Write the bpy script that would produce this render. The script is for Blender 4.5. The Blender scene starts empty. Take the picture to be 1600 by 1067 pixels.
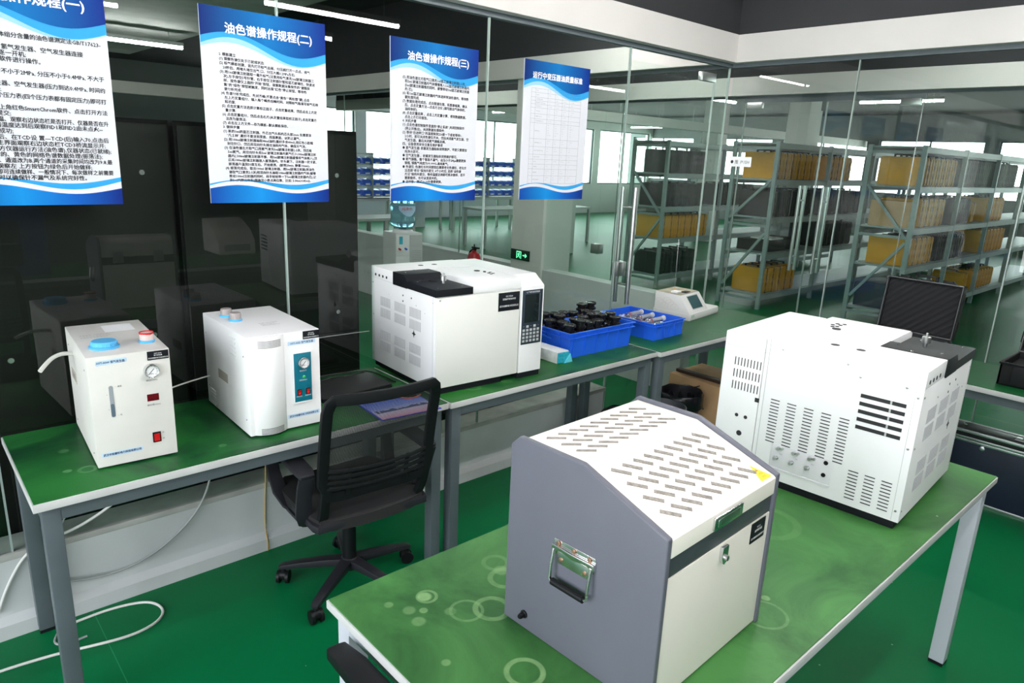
import bpy, bmesh, math, random
from mathutils import Vector, Matrix
random.seed(7)
C = bpy.context.scene.collection
PI = math.pi

# ------------------------------------------------------------------ camera
sc = bpy.context.scene
cam_d = bpy.data.cameras.new('camera'); cam = bpy.data.objects.new('camera', cam_d); C.objects.link(cam)
yaw, pitch, roll = 0.829916, -0.25966, -0.04359
F = Vector((math.cos(yaw)*math.cos(pitch), math.sin(yaw)*math.cos(pitch), math.sin(pitch)))
Rr = Vector((math.sin(yaw), -math.cos(yaw), 0)); Dd = F.cross(Rr)
c_, s_ = math.cos(roll), math.sin(roll)
right = c_*Rr + s_*Dd; down = -s_*Rr + c_*Dd
m = Matrix.Identity(4)
for i in range(3):
    m[i][0] = right[i]; m[i][1] = -down[i]; m[i][2] = -F[i]
m[0][3], m[1][3], m[2][3] = 0, 0, 1.74
cam.matrix_world = m
cam_d.sensor_width = 36; cam_d.lens = 1090.04/1600*36; cam_d.clip_start = 0.05; cam_d.clip_end = 200
sc.camera = cam

# ------------------------------------------------------------------ world, view, daylight
w = bpy.data.worlds.new('world'); sc.world = w; w.use_nodes = True
wn, wl = w.node_tree.nodes, w.node_tree.links
bg = wn['Background']
tc = wn.new('ShaderNodeTexCoord'); sx = wn.new('ShaderNodeSeparateXYZ'); rp = wn.new('ShaderNodeValToRGB')
wl.new(tc.outputs['Generated'], sx.inputs[0]); wl.new(sx.outputs['Z'], rp.inputs[0]); wl.new(rp.outputs[0], bg.inputs[0])
rp.color_ramp.elements[0].position = 0.0; rp.color_ramp.elements[0].color = (.90, .94, .93, 1)
rp.color_ramp.elements[1].position = 0.5; rp.color_ramp.elements[1].color = (.88, .93, 1.0, 1)
bg.inputs[1].default_value = 6.5
sc.view_settings.view_transform = 'Standard'; sc.view_settings.look = 'None'
sc.view_settings.exposure = 0.6; sc.view_settings.gamma = 1; sc.view_settings.use_curve_mapping = False
sc.cycles.use_denoising = True
sc.cycles.max_bounces = 10; sc.cycles.transparent_max_bounces = 40; sc.cycles.glossy_bounces = 4
sc.cycles.transmission_bounces = 6; sc.cycles.diffuse_bounces = 4; sc.cycles.sample_clamp_indirect = 4

def portal(name, loc, rot, sx_, sy_):
    l = bpy.data.lights.new(name, 'AREA'); l.shape = 'RECTANGLE'; l.size = sx_; l.size_y = sy_
    l.cycles.is_portal = True
    o = bpy.data.objects.new(name, l); C.objects.link(o); o.location = loc; o.rotation_euler = rot
    return o
# openings of the window wall (X = -2.6) behind the photographer
portal('window_daylight', (-2.62, -1.45, 1.72), (0, -PI/2, 0), 2.6, 8.2)

# ------------------------------------------------------------------ materials
MATS = {}
def mat(name, col, rough=.5, metal=0, var=0, vscale=8, bump=0, bscale=60, spec=.5, emit=None, es=0, coat=0, alpha=None, trans=0, ior=1.45, rvar=0):
    if name in MATS: return MATS[name]
    M = bpy.data.materials.new(name); M.use_nodes = True
    nt = M.node_tree; n = nt.nodes; l = nt.links; b = n['Principled BSDF']
    b.inputs['Base Color'].default_value = (*col, 1); b.inputs['Roughness'].default_value = rough
    b.inputs['Metallic'].default_value = metal; b.inputs['Specular IOR Level'].default_value = spec
    b.inputs['Coat Weight'].default_value = coat; b.inputs['IOR'].default_value = ior
    b.inputs['Transmission Weight'].default_value = trans
    if emit: b.inputs['Emission Color'].default_value = (*emit, 1); b.inputs['Emission Strength'].default_value = es
    tcn = n.new('ShaderNodeTexCoord')
    if var:
        nz = n.new('ShaderNodeTexNoise'); nz.inputs['Scale'].default_value = vscale; nz.inputs['Detail'].default_value = 6
        l.new(tcn.outputs['Object'], nz.inputs['Vector'])
        r = n.new('ShaderNodeValToRGB'); l.new(nz.outputs['Fac'], r.inputs[0])
        r.color_ramp.elements[0].position = .3; r.color_ramp.elements[1].position = .7
        r.color_ramp.elements[0].color = (*[max(0, c*(1-var)) for c in col], 1)
        r.color_ramp.elements[1].color = (*[min(1, c*(1+var)) for c in col], 1)
        l.new(r.outputs[0], b.inputs['Base Color'])
        if rvar:
            mr = n.new('ShaderNodeMapRange'); mr.inputs[3].default_value = max(.02, rough-rvar); mr.inputs[4].default_value = rough+rvar
            l.new(nz.outputs['Fac'], mr.inputs[0]); l.new(mr.outputs[0], b.inputs['Roughness'])
    if bump:
        nb = n.new('ShaderNodeTexNoise'); nb.inputs['Scale'].default_value = bscale; nb.inputs['Detail'].default_value = 3
        l.new(tcn.outputs['Object'], nb.inputs['Vector'])
        bp = n.new('ShaderNodeBump'); bp.inputs['Strength'].default_value = bump; bp.inputs['Distance'].default_value = .002
        l.new(nb.outputs['Fac'], bp.inputs['Height']); l.new(bp.outputs[0], b.inputs['Normal'])
    MATS[name] = M
    return M

def glass_mat(name, tint, refl=1.0, ior=1.5):
    M = bpy.data.materials.new(name); M.use_nodes = True; nt = M.node_tree; n = nt.nodes; l = nt.links
    n.remove(n['Principled BSDF']); out = n['Material Output']
    t = n.new('ShaderNodeBsdfTransparent'); t.inputs[0].default_value = (*tint, 1)
    g = n.new('ShaderNodeBsdfGlossy'); g.inputs['Roughness'].default_value = 0.0; g.inputs[0].default_value = (refl, refl, refl, 1)
    f = n.new('ShaderNodeFresnel'); f.inputs[0].default_value = ior
    geo = n.new('ShaderNodeNewGeometry'); inv = n.new('ShaderNodeMath'); inv.operation = 'SUBTRACT'; inv.inputs[0].default_value = 1
    l.new(geo.outputs['Backfacing'], inv.inputs[1])
    mu = n.new('ShaderNodeMath'); mu.operation = 'MULTIPLY'; l.new(f.outputs[0], mu.inputs[0]); l.new(inv.outputs[0], mu.inputs[1])
    mx = n.new('ShaderNodeMixShader'); l.new(mu.outputs[0], mx.inputs[0]); l.new(t.outputs[0], mx.inputs[1]); l.new(g.outputs[0], mx.inputs[2])
    l.new(mx.outputs[0], out.inputs[0]); MATS[name] = M
    return M

def emis(name, col, s):
    if name in MATS: return MATS[name]
    M = bpy.data.materials.new(name); M.use_nodes = True; n = M.node_tree.nodes; l = M.node_tree.links
    n.remove(n['Principled BSDF']); e = n.new('ShaderNodeEmission'); e.inputs[0].default_value = (*col, 1); e.inputs[1].default_value = s
    l.new(e.outputs[0], n['Material Output'].inputs[0]); MATS[name] = M
    return M

def stain_mat(name, base, dark, rings, specks=True, rough=.33):
    """worn green bench mat: mottled colour, pale rings and blots left by wet vessels (object coordinates)"""
    M = bpy.data.materials.new(name); M.use_nodes = True; nt = M.node_tree; n = nt.nodes; l = nt.links; b = n['Principled BSDF']
    t = n.new('ShaderNodeTexCoord'); nz = n.new('ShaderNodeTexNoise'); nz.inputs['Scale'].default_value = 3.2; nz.inputs['Detail'].default_value = 8
    nz.inputs['Roughness'].default_value = .62; nz.inputs['Distortion'].default_value = .8
    l.new(t.outputs['Object'], nz.inputs['Vector'])
    r = n.new('ShaderNodeValToRGB'); r.color_ramp.elements[0].position = .38; r.color_ramp.elements[1].position = .64
    r.color_ramp.elements[0].color = (*dark, 1); r.color_ramp.elements[1].color = (*base, 1); l.new(nz.outputs['Fac'], r.inputs[0])
    cur = r.outputs[0]
    light = (base[0]*3.2+.06, min(1, base[1]*1.9+.03), base[2]*2.4+.06)
    nz2 = n.new('ShaderNodeTexNoise'); nz2.inputs['Scale'].default_value = 30; nz2.inputs['Detail'].default_value = 4; l.new(t.outputs['Object'], nz2.inputs['Vector'])
    def mixin(fac, col):
        nonlocal cur
        mx = n.new('ShaderNodeMixRGB'); l.new(fac, mx.inputs[0]); l.new(cur, mx.inputs[1]); mx.inputs[2].default_value = (*col, 1); cur = mx.outputs[0]
    for (x, y, rad, wd, s) in rings:
        cmb = n.new('ShaderNodeVectorMath'); cmb.operation = 'DISTANCE'
        flat = n.new('ShaderNodeVectorMath'); flat.operation = 'MULTIPLY'; flat.inputs[1].default_value = (1, 1, 0); l.new(t.outputs['Object'], flat.inputs[0])
        l.new(flat.outputs[0], cmb.inputs[0]); cmb.inputs[1].default_value = (x, y, 0)
        a = n.new('ShaderNodeMath'); a.operation = 'SUBTRACT'; l.new(cmb.outputs['Value'], a.inputs[0]); a.inputs[1].default_value = rad
        ab = n.new('ShaderNodeMath'); ab.operation = 'ABSOLUTE'; l.new(a.outputs[0], ab.inputs[0])
        mr = n.new('ShaderNodeMapRange'); mr.inputs[1].default_value = wd*1.15; mr.inputs[2].default_value = wd*.7; mr.inputs[3].default_value = 0; mr.inputs[4].default_value = s
        l.new(ab.outputs[0], mr.inputs[0])
        m2 = n.new('ShaderNodeMapRange'); m2.inputs[1].default_value = .3; m2.inputs[2].default_value = .6; m2.inputs[3].default_value = .5; m2.inputs[4].default_value = 1; l.new(nz2.outputs['Fac'], m2.inputs[0])
        mu = n.new('ShaderNodeMath'); mu.operation = 'MULTIPLY'; l.new(mr.outputs[0], mu.inputs[0]); l.new(m2.outputs[0], mu.inputs[1])
        mixin(mu.outputs[0], light)
    if specks:
        v = n.new('ShaderNodeTexVoronoi'); v.inputs['Scale'].default_value = 16; l.new(t.outputs['Object'], v.inputs['Vector'])
        mr = n.new('ShaderNodeMapRange'); mr.inputs[1].default_value = .07; mr.inputs[2].default_value = .04; l.new(v.outputs['Distance'], mr.inputs[0])
        rr = n.new('ShaderNodeSeparateColor'); l.new(v.outputs['Color'], rr.inputs[0])
        gt = n.new('ShaderNodeMath'); gt.operation = 'GREATER_THAN'; gt.inputs[1].default_value = .88; l.new(rr.outputs[0], gt.inputs[0])
        mu = n.new('ShaderNodeMath'); mu.operation = 'MULTIPLY'; l.new(mr.outputs[0], mu.inputs[0]); l.new(gt.outputs[0], mu.inputs[1])
        mixin(mu.outputs[0], (.35, .55, .3))
    l.new(cur, b.inputs['Base Color']); b.inputs['Specular IOR Level'].default_value = .25
    mr = n.new('ShaderNodeMapRange'); mr.inputs[3].default_value = rough-.02; mr.inputs[4].default_value = rough+.22; l.new(nz.outputs['Fac'], mr.inputs[0]); l.new(mr.outputs[0], b.inputs['Roughness'])
    bp = n.new('ShaderNodeBump'); bp.inputs['Strength'].default_value = .06; bp.inputs['Distance'].default_value = .002; l.new(nz2.outputs['Fac'], bp.inputs['Height']); l.new(bp.outputs[0], b.inputs['Normal'])
    MATS[name] = M
    return M

def grad_mat(name, axis, stops, rough=.6):
    """printed colour gradient along one generated axis"""
    M = bpy.data.materials.new(name); M.use_nodes = True; n = M.node_tree.nodes; l = M.node_tree.links; b = n['Principled BSDF']
    t = n.new('ShaderNodeTexCoord'); s = n.new('ShaderNodeSeparateXYZ'); l.new(t.outputs['Generated'], s.inputs[0])
    r = n.new('ShaderNodeValToRGB'); l.new(s.outputs[axis], r.inputs[0])
    cr = r.color_ramp
    while len(cr.elements) < len(stops): cr.elements.new(.5)
    for e, (p, c) in zip(cr.elements, stops): e.position = p; e.color = (*c, 1)
    l.new(r.outputs[0], b.inputs['Base Color']); b.inputs['Roughness'].default_value = rough; b.inputs['Specular IOR Level'].default_value = .15
    MATS[name] = M
    return M

def mesh_mat(name, col, scale, hole):
    """woven net with see-through holes"""
    M = bpy.data.materials.new(name); M.use_nodes = True; n = M.node_tree.nodes; l = M.node_tree.links; b = n['Principled BSDF']
    b.inputs['Base Color'].default_value = (*col, 1); b.inputs['Roughness'].default_value = .6
    t = n.new('ShaderNodeTexCoord'); s = n.new('ShaderNodeSeparateXYZ'); l.new(t.outputs['Object'], s.inputs[0])
    outs = []
    for ax, sc_ in ((0, scale), (2, scale)):
        a = n.new('ShaderNodeMath'); a.operation = 'MULTIPLY'; a.inputs[1].default_value = sc_; l.new(s.outputs[ax], a.inputs[0])
        f = n.new('ShaderNodeMath'); f.operation = 'FRACT'; l.new(a.outputs[0], f.inputs[0])
        g = n.new('ShaderNodeMath'); g.operation = 'LESS_THAN'; g.inputs[1].default_value = hole; l.new(f.outputs[0], g.inputs[0]); outs.append(g)
    mu = n.new('ShaderNodeMath'); mu.operation = 'MULTIPLY'; l.new(outs[0].outputs[0], mu.inputs[0]); l.new(outs[1].outputs[0], mu.inputs[1])
    iv = n.new('ShaderNodeMath'); iv.operation = 'SUBTRACT'; iv.inputs[0].default_value = 1; l.new(mu.outputs[0], iv.inputs[1])
    l.new(iv.outputs[0], b.inputs['Alpha']); MATS[name] = M
    return M

WHITE = mat('white_enamel', (.81, .81, .82), .38, var=.02, vscale=5, bump=.02, bscale=350)
IVORY = mat('ivory_enamel', (.84, .81, .73), .42, var=.02, vscale=5, bump=.02, bscale=350)
GREYB = mat('slate_enamel', (.112, .116, .146), .42, var=.04, vscale=6, bump=.12, bscale=420)
GREYD = mat('dark_slate_enamel', (.045, .055, .062), .4, bump=.1, bscale=400)
BLACK = mat('black_enamel', (.008, .009, .012), .5, bump=.05, bscale=400, spec=.22)
BLACKP = mat('black_plastic', (.006, .007, .008), .45, bump=.1, bscale=300, spec=.25)
GREYP = mat('charcoal_plastic', (.018, .018, .023), .45, spec=.35, bump=.12, bscale=300)
DARK = mat('vent_shadow', (.02, .02, .022), .7)
DUSTY = mat('vent_inside', (.27, .245, .22), .7, var=.3, vscale=120)
STEEL = mat('polished_steel', (.74, .74, .75), .24, 1)
BRUSH = mat('brushed_steel', (.55, .56, .56), .32, 1, var=.05, vscale=30)
COPPER = mat('copper_rivet', (.65, .38, .27), .35, 1)
FRAMEG = mat('bench_frame_paint', (.085, .105, .118), .45, var=.08, vscale=6, bump=.08, bscale=200)
EDGE = mat('bench_edge_strip', (.52, .52, .52), .42, var=.08, vscale=9)
WALLW = mat('white_wall_paint', (.62, .62, .60), .6, var=.04, vscale=2.5, bump=.1, bscale=80)
BEAMW = mat('beam_paint', (.60, .58, .56), .6, var=.03, vscale=2, bump=.1, bscale=60)
CURBW = mat('kerb_paint', (.50, .52, .525), .5, var=.07, vscale=3, bump=.1, bscale=80)
SILL = mat('kerb_sill_paint', (.38, .38, .36), .6, var=.2, vscale=7)
CEIL = mat('dark_ceiling_paint', (.036, .037, .040), .8, spec=.2, var=.15, vscale=1.2, bump=.2, bscale=30)
CEILL = mat('ceiling_reflection_grey', (.42, .43, .42), .75, var=.2, vscale=2.5, bump=.3, bscale=30)  # pale colour of the slab that imitates a glass reflection
GLASS = glass_mat('clear_glass', (.93, .975, .955))
GLASSE = mat('glass_edge_seal', (.34, .40, .38), .3, 0)
GLASSD = mat('glass_dark_seal', (.03, .04, .04), .4)
BLUEC = mat('blue_crate_plastic', (.015, .12, .72), .38, var=.05, vscale=10, bump=.05)
BLUEL = mat('light_blue_plastic', (.10, .45, .80), .35, bump=.05)
JARC = mat('black_cap', (.008, .008, .009), .25)
JARG = mat('brown_glass', (.02, .010, .006), .08, coat=.3)
CLEARP = glass_mat('clear_plastic', (.86, .88, .90))
CLEARR = glass_mat('pinkish_plastic', (.92, .78, .78))
YELC = mat('yellow_case_plastic', (.80, .36, .012), .5, var=.12, vscale=4)
BLKC = mat('black_case_plastic', (.010, .011, .012), .55, spec=.25, var=.3, vscale=5)
GRNC = mat('dark_green_case_plastic', (.03, .042, .036), .55, var=.2, vscale=5)
RACKM = mat('rack_paint', (.30, .36, .37), .45, var=.05, vscale=5)
CARD = mat('cardboard', (.42, .26, .135), .8, var=.08, vscale=8, bump=.1, bscale=90)
CABD = mat('dark_cabinet_paint', (.003, .003, .003), .6, spec=.1, var=.15, vscale=2)
NAVY = mat('navy_panel', (.010, .016, .035), .4, var=.15, vscale=6, bump=.15, bscale=300)
ALU = mat('aluminium_edge', (.75, .76, .78), .3, 1)
RED = mat('red_plastic', (.55, .01, .012), .3)
REDD = mat('dark_red_display', (.10, .004, .008), .2)
TEAL = mat('teal_panel', (.006, .14, .20), .35)
PALEB = mat('pale_blue_strip', (.50, .66, .82), .5)
CABLEW = mat('white_cable', (.62, .62, .60), .45)
CABLEG = mat('grey_cable', (.30, .31, .31), .5)
CABLEB = mat('black_cable', (.01, .01, .012), .4)
BLUEH = mat('blue_hose', (.04, .20, .62), .3)
PAPER = mat('paper_white', (.82, .82, .84), .55)
INK = mat('black_ink', (.012, .012, .016), .6)
INKW = mat('white_ink', (.85, .85, .86), .5)
INKG = mat('grey_ink', (.30, .30, .31), .6)
INKB = mat('navy_ink', (.02, .04, .12), .6)
YEL = mat('yellow_sticker', (.88, .62, .03), .4)
SCREEN = mat('dark_screen', (.012, .016, .018), .08)
SCREENT = mat('grey_green_screen', (.05, .11, .12), .15)
PANELB = mat('blue_black_panel', (.022, .032, .048), .3)
KEY = mat('key_grey', (.42, .44, .44), .5)
WATERB = mat('bottle_blue', (.30, .58, .70), .08, trans=0.7, ior=1.15)
REDX = mat('extinguisher_red', (.40, .012, .02), .3)
FIXT = mat('lamp_housing', (.6, .6, .6), .4)
LAMP = emis('lamp_tube', (1, .98, .96), 62); LAMPB = emis('bright_lamp_tube', (1, .98, .96), 78)
SIGNG = emis('sign_green', (.12, .9, .35), 1.6)
CREAMD = mat('dirty_top', (.42, .38, .28), .55, var=.3, vscale=14)
SEATM = mat('seat_fabric', (.012, .012, .013), .85, bump=.5, bscale=500)
NET = mesh_mat('chair_net', (.02, .02, .021), 330, .58)
LEAF = mat('plant_leaf', (.06, .20, .05), .5, var=.3)

def floor_mat():
    M = bpy.data.materials.new('green_epoxy'); M.use_nodes = True; n = M.node_tree.nodes; l = M.node_tree.links; b = n['Principled BSDF']
    t = n.new('ShaderNodeTexCoord'); nz = n.new('ShaderNodeTexNoise'); nz.inputs['Scale'].default_value = .9; nz.inputs['Detail'].default_value = 7
    l.new(t.outputs['Object'], nz.inputs['Vector'])
    r = n.new('ShaderNodeValToRGB'); r.color_ramp.elements[0].position = .3; r.color_ramp.elements[1].position = .75
    r.color_ramp.elements[0].color = (.000, .115, .036, 1); r.color_ramp.elements[1].color = (.002, .150, .048, 1); l.new(nz.outputs['Fac'], r.inputs[0])
    s = n.new('ShaderNodeSeparateXYZ'); l.new(t.outputs['Object'], s.inputs[0])
    a = n.new('ShaderNodeMath'); a.operation = 'SUBTRACT'; a.inputs[1].default_value = .40; l.new(s.outputs[0], a.inputs[0])
    ab = n.new('ShaderNodeMath'); ab.operation = 'ABSOLUTE'; l.new(a.outputs[0], ab.inputs[0])
    lt = n.new('ShaderNodeMath'); lt.operation = 'LESS_THAN'; lt.inputs[1].default_value = .0016; l.new(ab.outputs[0], lt.inputs[0])
    fm = n.new('ShaderNodeMath'); fm.operation = 'MULTIPLY'; fm.inputs[1].default_value = .5; l.new(lt.outputs[0], fm.inputs[0])
    mx = n.new('ShaderNodeMixRGB'); l.new(fm.outputs[0], mx.inputs[0]); l.new(r.outputs[0], mx.inputs[1]); mx.inputs[2].default_value = (.03, .28, .13, 1)
    v = n.new('ShaderNodeTexVoronoi'); v.inputs['Scale'].default_value = 9; l.new(t.outputs['Object'], v.inputs['Vector'])
    mr = n.new('ShaderNodeMapRange'); mr.inputs[1].default_value = .035; mr.inputs[2].default_value = .02; l.new(v.outputs['Distance'], mr.inputs[0])
    rr = n.new('ShaderNodeSeparateColor'); l.new(v.outputs['Color'], rr.inputs[0])
    gt = n.new('ShaderNodeMath'); gt.operation = 'GREATER_THAN'; gt.inputs[1].default_value = .85; l.new(rr.outputs[0], gt.inputs[0])
    mu = n.new('ShaderNodeMath'); mu.operation = 'MULTIPLY'; l.new(mr.outputs[0], mu.inputs[0]); l.new(gt.outputs[0], mu.inputs[1])
    mx2 = n.new('ShaderNodeMixRGB'); l.new(mu.outputs[0], mx2.inputs[0]); l.new(mx.outputs[0], mx2.inputs[1]); mx2.inputs[2].default_value = (.25, .4, .3, 1)
    l.new(mx2.outputs[0], b.inputs['Base Color'])
    b.inputs['Roughness'].default_value = .42; b.inputs['Specular IOR Level'].default_value = .14
    nb = n.new('ShaderNodeTexNoise'); nb.inputs['Scale'].default_value = 6; l.new(t.outputs['Object'], nb.inputs['Vector'])
    bp = n.new('ShaderNodeBump'); bp.inputs['Strength'].default_value = .08; bp.inputs['Distance'].default_value = .01; l.new(nb.outputs['Fac'], bp.inputs['Height']); l.new(bp.outputs[0], b.inputs['Normal'])
    return M
FLOOR = floor_mat()

# ------------------------------------------------------------------ mesh helpers
class MB:
    def __init__(s): s.bm = bmesh.new()
    def _q(s, vs, faces):
        v = [s.bm.verts.new(p) for p in vs]
        for f in faces: s.bm.faces.new([v[i] for i in f])
    def box(s, x0, x1, y0, y1, z0, z1):
        s._q([(x0,y0,z0),(x1,y0,z0),(x1,y1,z0),(x0,y1,z0),(x0,y0,z1),(x1,y0,z1),(x1,y1,z1),(x0,y1,z1)],
             [(3,2,1,0),(4,5,6,7),(0,1,5,4),(1,2,6,5),(2,3,7,6),(3,0,4,7)]); return s
    def prism(s, pts, axis, a0, a1):
        def P(p, a):
            return {'x': (a, p[0], p[1]), 'y': (p[0], a, p[1]), 'z': (p[0], p[1], a)}[axis]
        n = len(pts); v = [s.bm.verts.new(P(p, a0)) for p in pts] + [s.bm.verts.new(P(p, a1)) for p in pts]
        fs = [s.bm.faces.new(v[:n]), s.bm.faces.new(v[n:][::-1])]
        for i in range(n):
            j = (i+1) % n; fs.append(s.bm.faces.new([v[i], v[i+n], v[j+n], v[j]]))
        bmesh.ops.recalc_face_normals(s.bm, faces=fs); return s
    def cyl(s, p0, p1, r, seg=20, r2=None, caps=True):
        p0, p1 = Vector(p0), Vector(p1); d = (p1-p0).normalized(); r2 = r if r2 is None else r2
        u = d.orthogonal().normalized(); v = d.cross(u); A = []; B = []
        for i in range(seg):
            a = 2*PI*i/seg; o = u*math.cos(a)+v*math.sin(a); A.append(s.bm.verts.new(p0+o*r)); B.append(s.bm.verts.new(p1+o*r2))
        for i in range(seg):
            j = (i+1) % seg; s.bm.faces.new([A[i], A[j], B[j], B[i]])
        if caps: s.bm.faces.new(A[::-1]); s.bm.faces.new(B)
        return s
    def lathe(s, prof, c=(0,0,0), seg=28, axis=(0,0,1)):
        ax = Vector(axis).normalized(); u = ax.orthogonal().normalized(); v = ax.cross(u); c = Vector(c); rings = []
        for r, h in prof:
            if r < 1e-6: rings.append([s.bm.verts.new(c+ax*h)])
            else: rings.append([s.bm.verts.new(c+ax*h+(u*math.cos(2*PI*i/seg)+v*math.sin(2*PI*i/seg))*r) for i in range(seg)])
        for a, b in zip(rings, rings[1:]):
            for i in range(seg):
                j = (i+1) % seg
                if len(a) == 1 and len(b) == 1: continue
                if len(a) == 1: s.bm.faces.new([a[0], b[j], b[i]])
                elif len(b) == 1: s.bm.faces.new([a[i], a[j], b[0]])
                else: s.bm.faces.new([a[i], a[j], b[j], b[i]])
        return s
    def tube(s, pts, r, seg=8, closed=False, smooth=0):
        P = [Vector(p) for p in pts]
        for _ in range(smooth):
            Q = [] if closed else [P[0]]
            n = len(P)
            for i in range(n if closed else n-1):
                a, b = P[i], P[(i+1) % n]; Q += [a*.75+b*.25, a*.25+b*.75]
            if not closed: Q.append(P[-1])
            P = Q
        n = len(P); rings = []; up = None
        for i in range(n):
            if closed: t = P[(i+1) % n]-P[i-1]
            else: t = P[min(i+1, n-1)]-P[max(i-1, 0)]
            t.normalize()
            if up is None: up = t.orthogonal().normalized()
            up = (up-t*up.dot(t)).normalized(); v = t.cross(up)
            rr = r if not isinstance(r, (list, tuple)) else r[0]+(r[1]-r[0])*i/(n-1)
            rings.append([s.bm.verts.new(P[i]+(up*math.cos(2*PI*k/seg)+v*math.sin(2*PI*k/seg))*rr) for k in range(seg)])
        for i in range(n if closed else n-1):
            a, b = rings[i], rings[(i+1) % n]
            for k in range(seg):
                j = (k+1) % seg; s.bm.faces.new([a[k], a[j], b[j], b[k]])
        if not closed: s.bm.faces.new(rings[0][::-1]); s.bm.faces.new(rings[-1])
        return s
    def strap(s, pts, wvec, w, th):
        """flat band following pts, width along wvec"""
        P = [Vector(p) for p in pts]; W = Vector(wvec).normalized(); n = len(P); rings = []
        for i in range(n):
            t = (P[min(i+1, n-1)]-P[max(i-1, 0)]).normalized(); nn = t.cross(W).normalized()
            ww = w if not isinstance(w, (list, tuple)) else w[i]
            tt = th if not isinstance(th, (list, tuple)) else th[i]
            rings.append([s.bm.verts.new(P[i]+W*a*ww/2+nn*b*tt/2) for a, b in ((-1,-1),(1,-1),(1,1),(-1,1))])
        for a, b in zip(rings, rings[1:]):
            for k in range(4):
                j = (k+1) % 4; s.bm.faces.new([a[k], a[j], b[j], b[k]])
        s.bm.faces.new(rings[0][::-1]); s.bm.faces.new(rings[-1]); return s
    def xf(s, M):
        bmesh.ops.transform(s.bm, matrix=M, verts=s.bm.verts); return s
    def bevel(s, off, seg=2, ang=30):
        bmesh.ops.recalc_face_normals(s.bm, faces=s.bm.faces)
        es = [e for e in s.bm.edges if len(e.link_faces) == 2 and e.calc_face_angle(0) > math.radians(ang)]
        bmesh.ops.bevel(s.bm, geom=es, offset=off, segments=seg, affect='EDGES', profile=.6, clamp_overlap=True); return s
    def build(s, name, m, parent=None, bevel=0, seg=2, smooth=True, ang=35):
        if bevel: s.bevel(bevel, seg)
        bmesh.ops.recalc_face_normals(s.bm, faces=s.bm.faces)
        me = bpy.data.meshes.new(name); s.bm.to_mesh(me); s.bm.free()
        me.materials.append(m)
        if smooth and len(me.polygons):
            me.polygons.foreach_set('use_smooth', [True]*len(me.polygons)); me.set_sharp_from_angle(angle=math.radians(ang))
        o = bpy.data.objects.new(name, me); C.objects.link(o)
        if parent: o.parent = parent
        return o
def bx(*a): return MB().box(*a)
def tag(o, label=None, cat=None, group=None, kind=None):
    if label: o['label'] = label
    if cat: o['category'] = cat
    if group: o['group'] = group
    if kind: o['kind'] = kind
    return o
def struct(o): o['kind'] = 'structure'; return o
def empty(name, loc, rz=0, label=None, cat=None, group=None):
    o = bpy.data.objects.new(name, None); C.objects.link(o); o.location = loc; o.rotation_euler = (0, 0, math.radians(rz))
    o.empty_display_size = .05
    return tag(o, label, cat, group)
def kids(o): return [x for x in CH.get(o.name, [])]
CH = {}
def copy_tree(o, parent=None, loc=None, rz=None, label=None):
    c = o.copy(); C.objects.link(c); c.parent = parent
    if loc is not None: c.location = loc
    if rz is not None: c.rotation_euler = (0, 0, math.radians(rz))
    if label: c['label'] = label
    for ch in [x for x in C.objects if x.parent == o]: copy_tree(ch, c)
    return c

# flat lettering ------------------------------------------------------------
def lettering(name, lines, m, parent, o, u, v, off=.0004, align='LEFT', bold=0, res=1):
    """lines: (text, x, y, size, maxwidth). o origin, u right vector, v up vector (local)"""
    u, v, o = Vector(u).normalized(), Vector(v).normalized(), Vector(o); nrm = u.cross(v)
    bm = bmesh.new()
    for (txt, x, y, size, mw) in lines:
        if not txt: continue
        cu = bpy.data.curves.new('t', 'FONT'); cu.body = txt; cu.size = size; cu.resolution_u = res; cu.fill_mode = 'FRONT'
        ob = bpy.data.objects.new('t', cu); me = bpy.data.meshes.new_from_object(ob)
        if len(me.vertices):
            xs = [p.co.x for p in me.vertices]; x0, x1 = min(xs), max(xs); wd = x1-x0
            k = min(1.25, mw/wd) if mw and (mw/wd < 1 or align == 'FIT') else 1
            sh = {'LEFT': 0, 'FIT': 0, 'CENTER': -(x1+x0)/2*k, 'RIGHT': -x1*k}[align]
            b = bold*size
            for (ex, ey, ez) in (((0, 0, 0),) if not bold else ((-b, -b*.5, 0), (b, -b*.5, .00006), (0, b, .00012))):
                vs = [bm.verts.new(o+u*(x+sh+p.co.x*k+ex)+v*(y+p.co.y+ey)+nrm*(off+ez)) for p in me.vertices]
                for p in me.polygons:
                    try: bm.faces.new([vs[i] for i in p.vertices])
                    except ValueError: pass
        bpy.data.objects.remove(ob); bpy.data.curves.remove(cu); bpy.data.meshes.remove(me)
    me = bpy.data.meshes.new(name); bm.to_mesh(me); bm.free(); me.materials.append(m)
    ob = bpy.data.objects.new(name, me); C.objects.link(ob); ob.parent = parent
    return ob
def flat(name, pts, m, parent, o, u, v, off=.0003, th=.0004):
    """thin printed or glued shape given as 2-D outline on a plane"""
    u, v, o = Vector(u).normalized(), Vector(v).normalized(), Vector(o); nrm = u.cross(v); bm = bmesh.new()
    n = len(pts)
    a = [bm.verts.new(o+u*p[0]+v*p[1]+nrm*(off-th)) for p in pts]; b = [bm.verts.new(o+u*p[0]+v*p[1]+nrm*off) for p in pts]
    bm.faces.new(a[::-1]); bm.faces.new(b)
    for i in range(n): j = (i+1) % n; bm.faces.new([a[i], a[j], b[j], b[i]])
    bmesh.ops.recalc_face_normals(bm, faces=bm.faces)
    me = bpy.data.meshes.new(name); bm.to_mesh(me); bm.free(); me.materials.append(m)
    ob = bpy.data.objects.new(name, me); C.objects.link(ob); ob.parent = parent
    return ob
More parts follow.
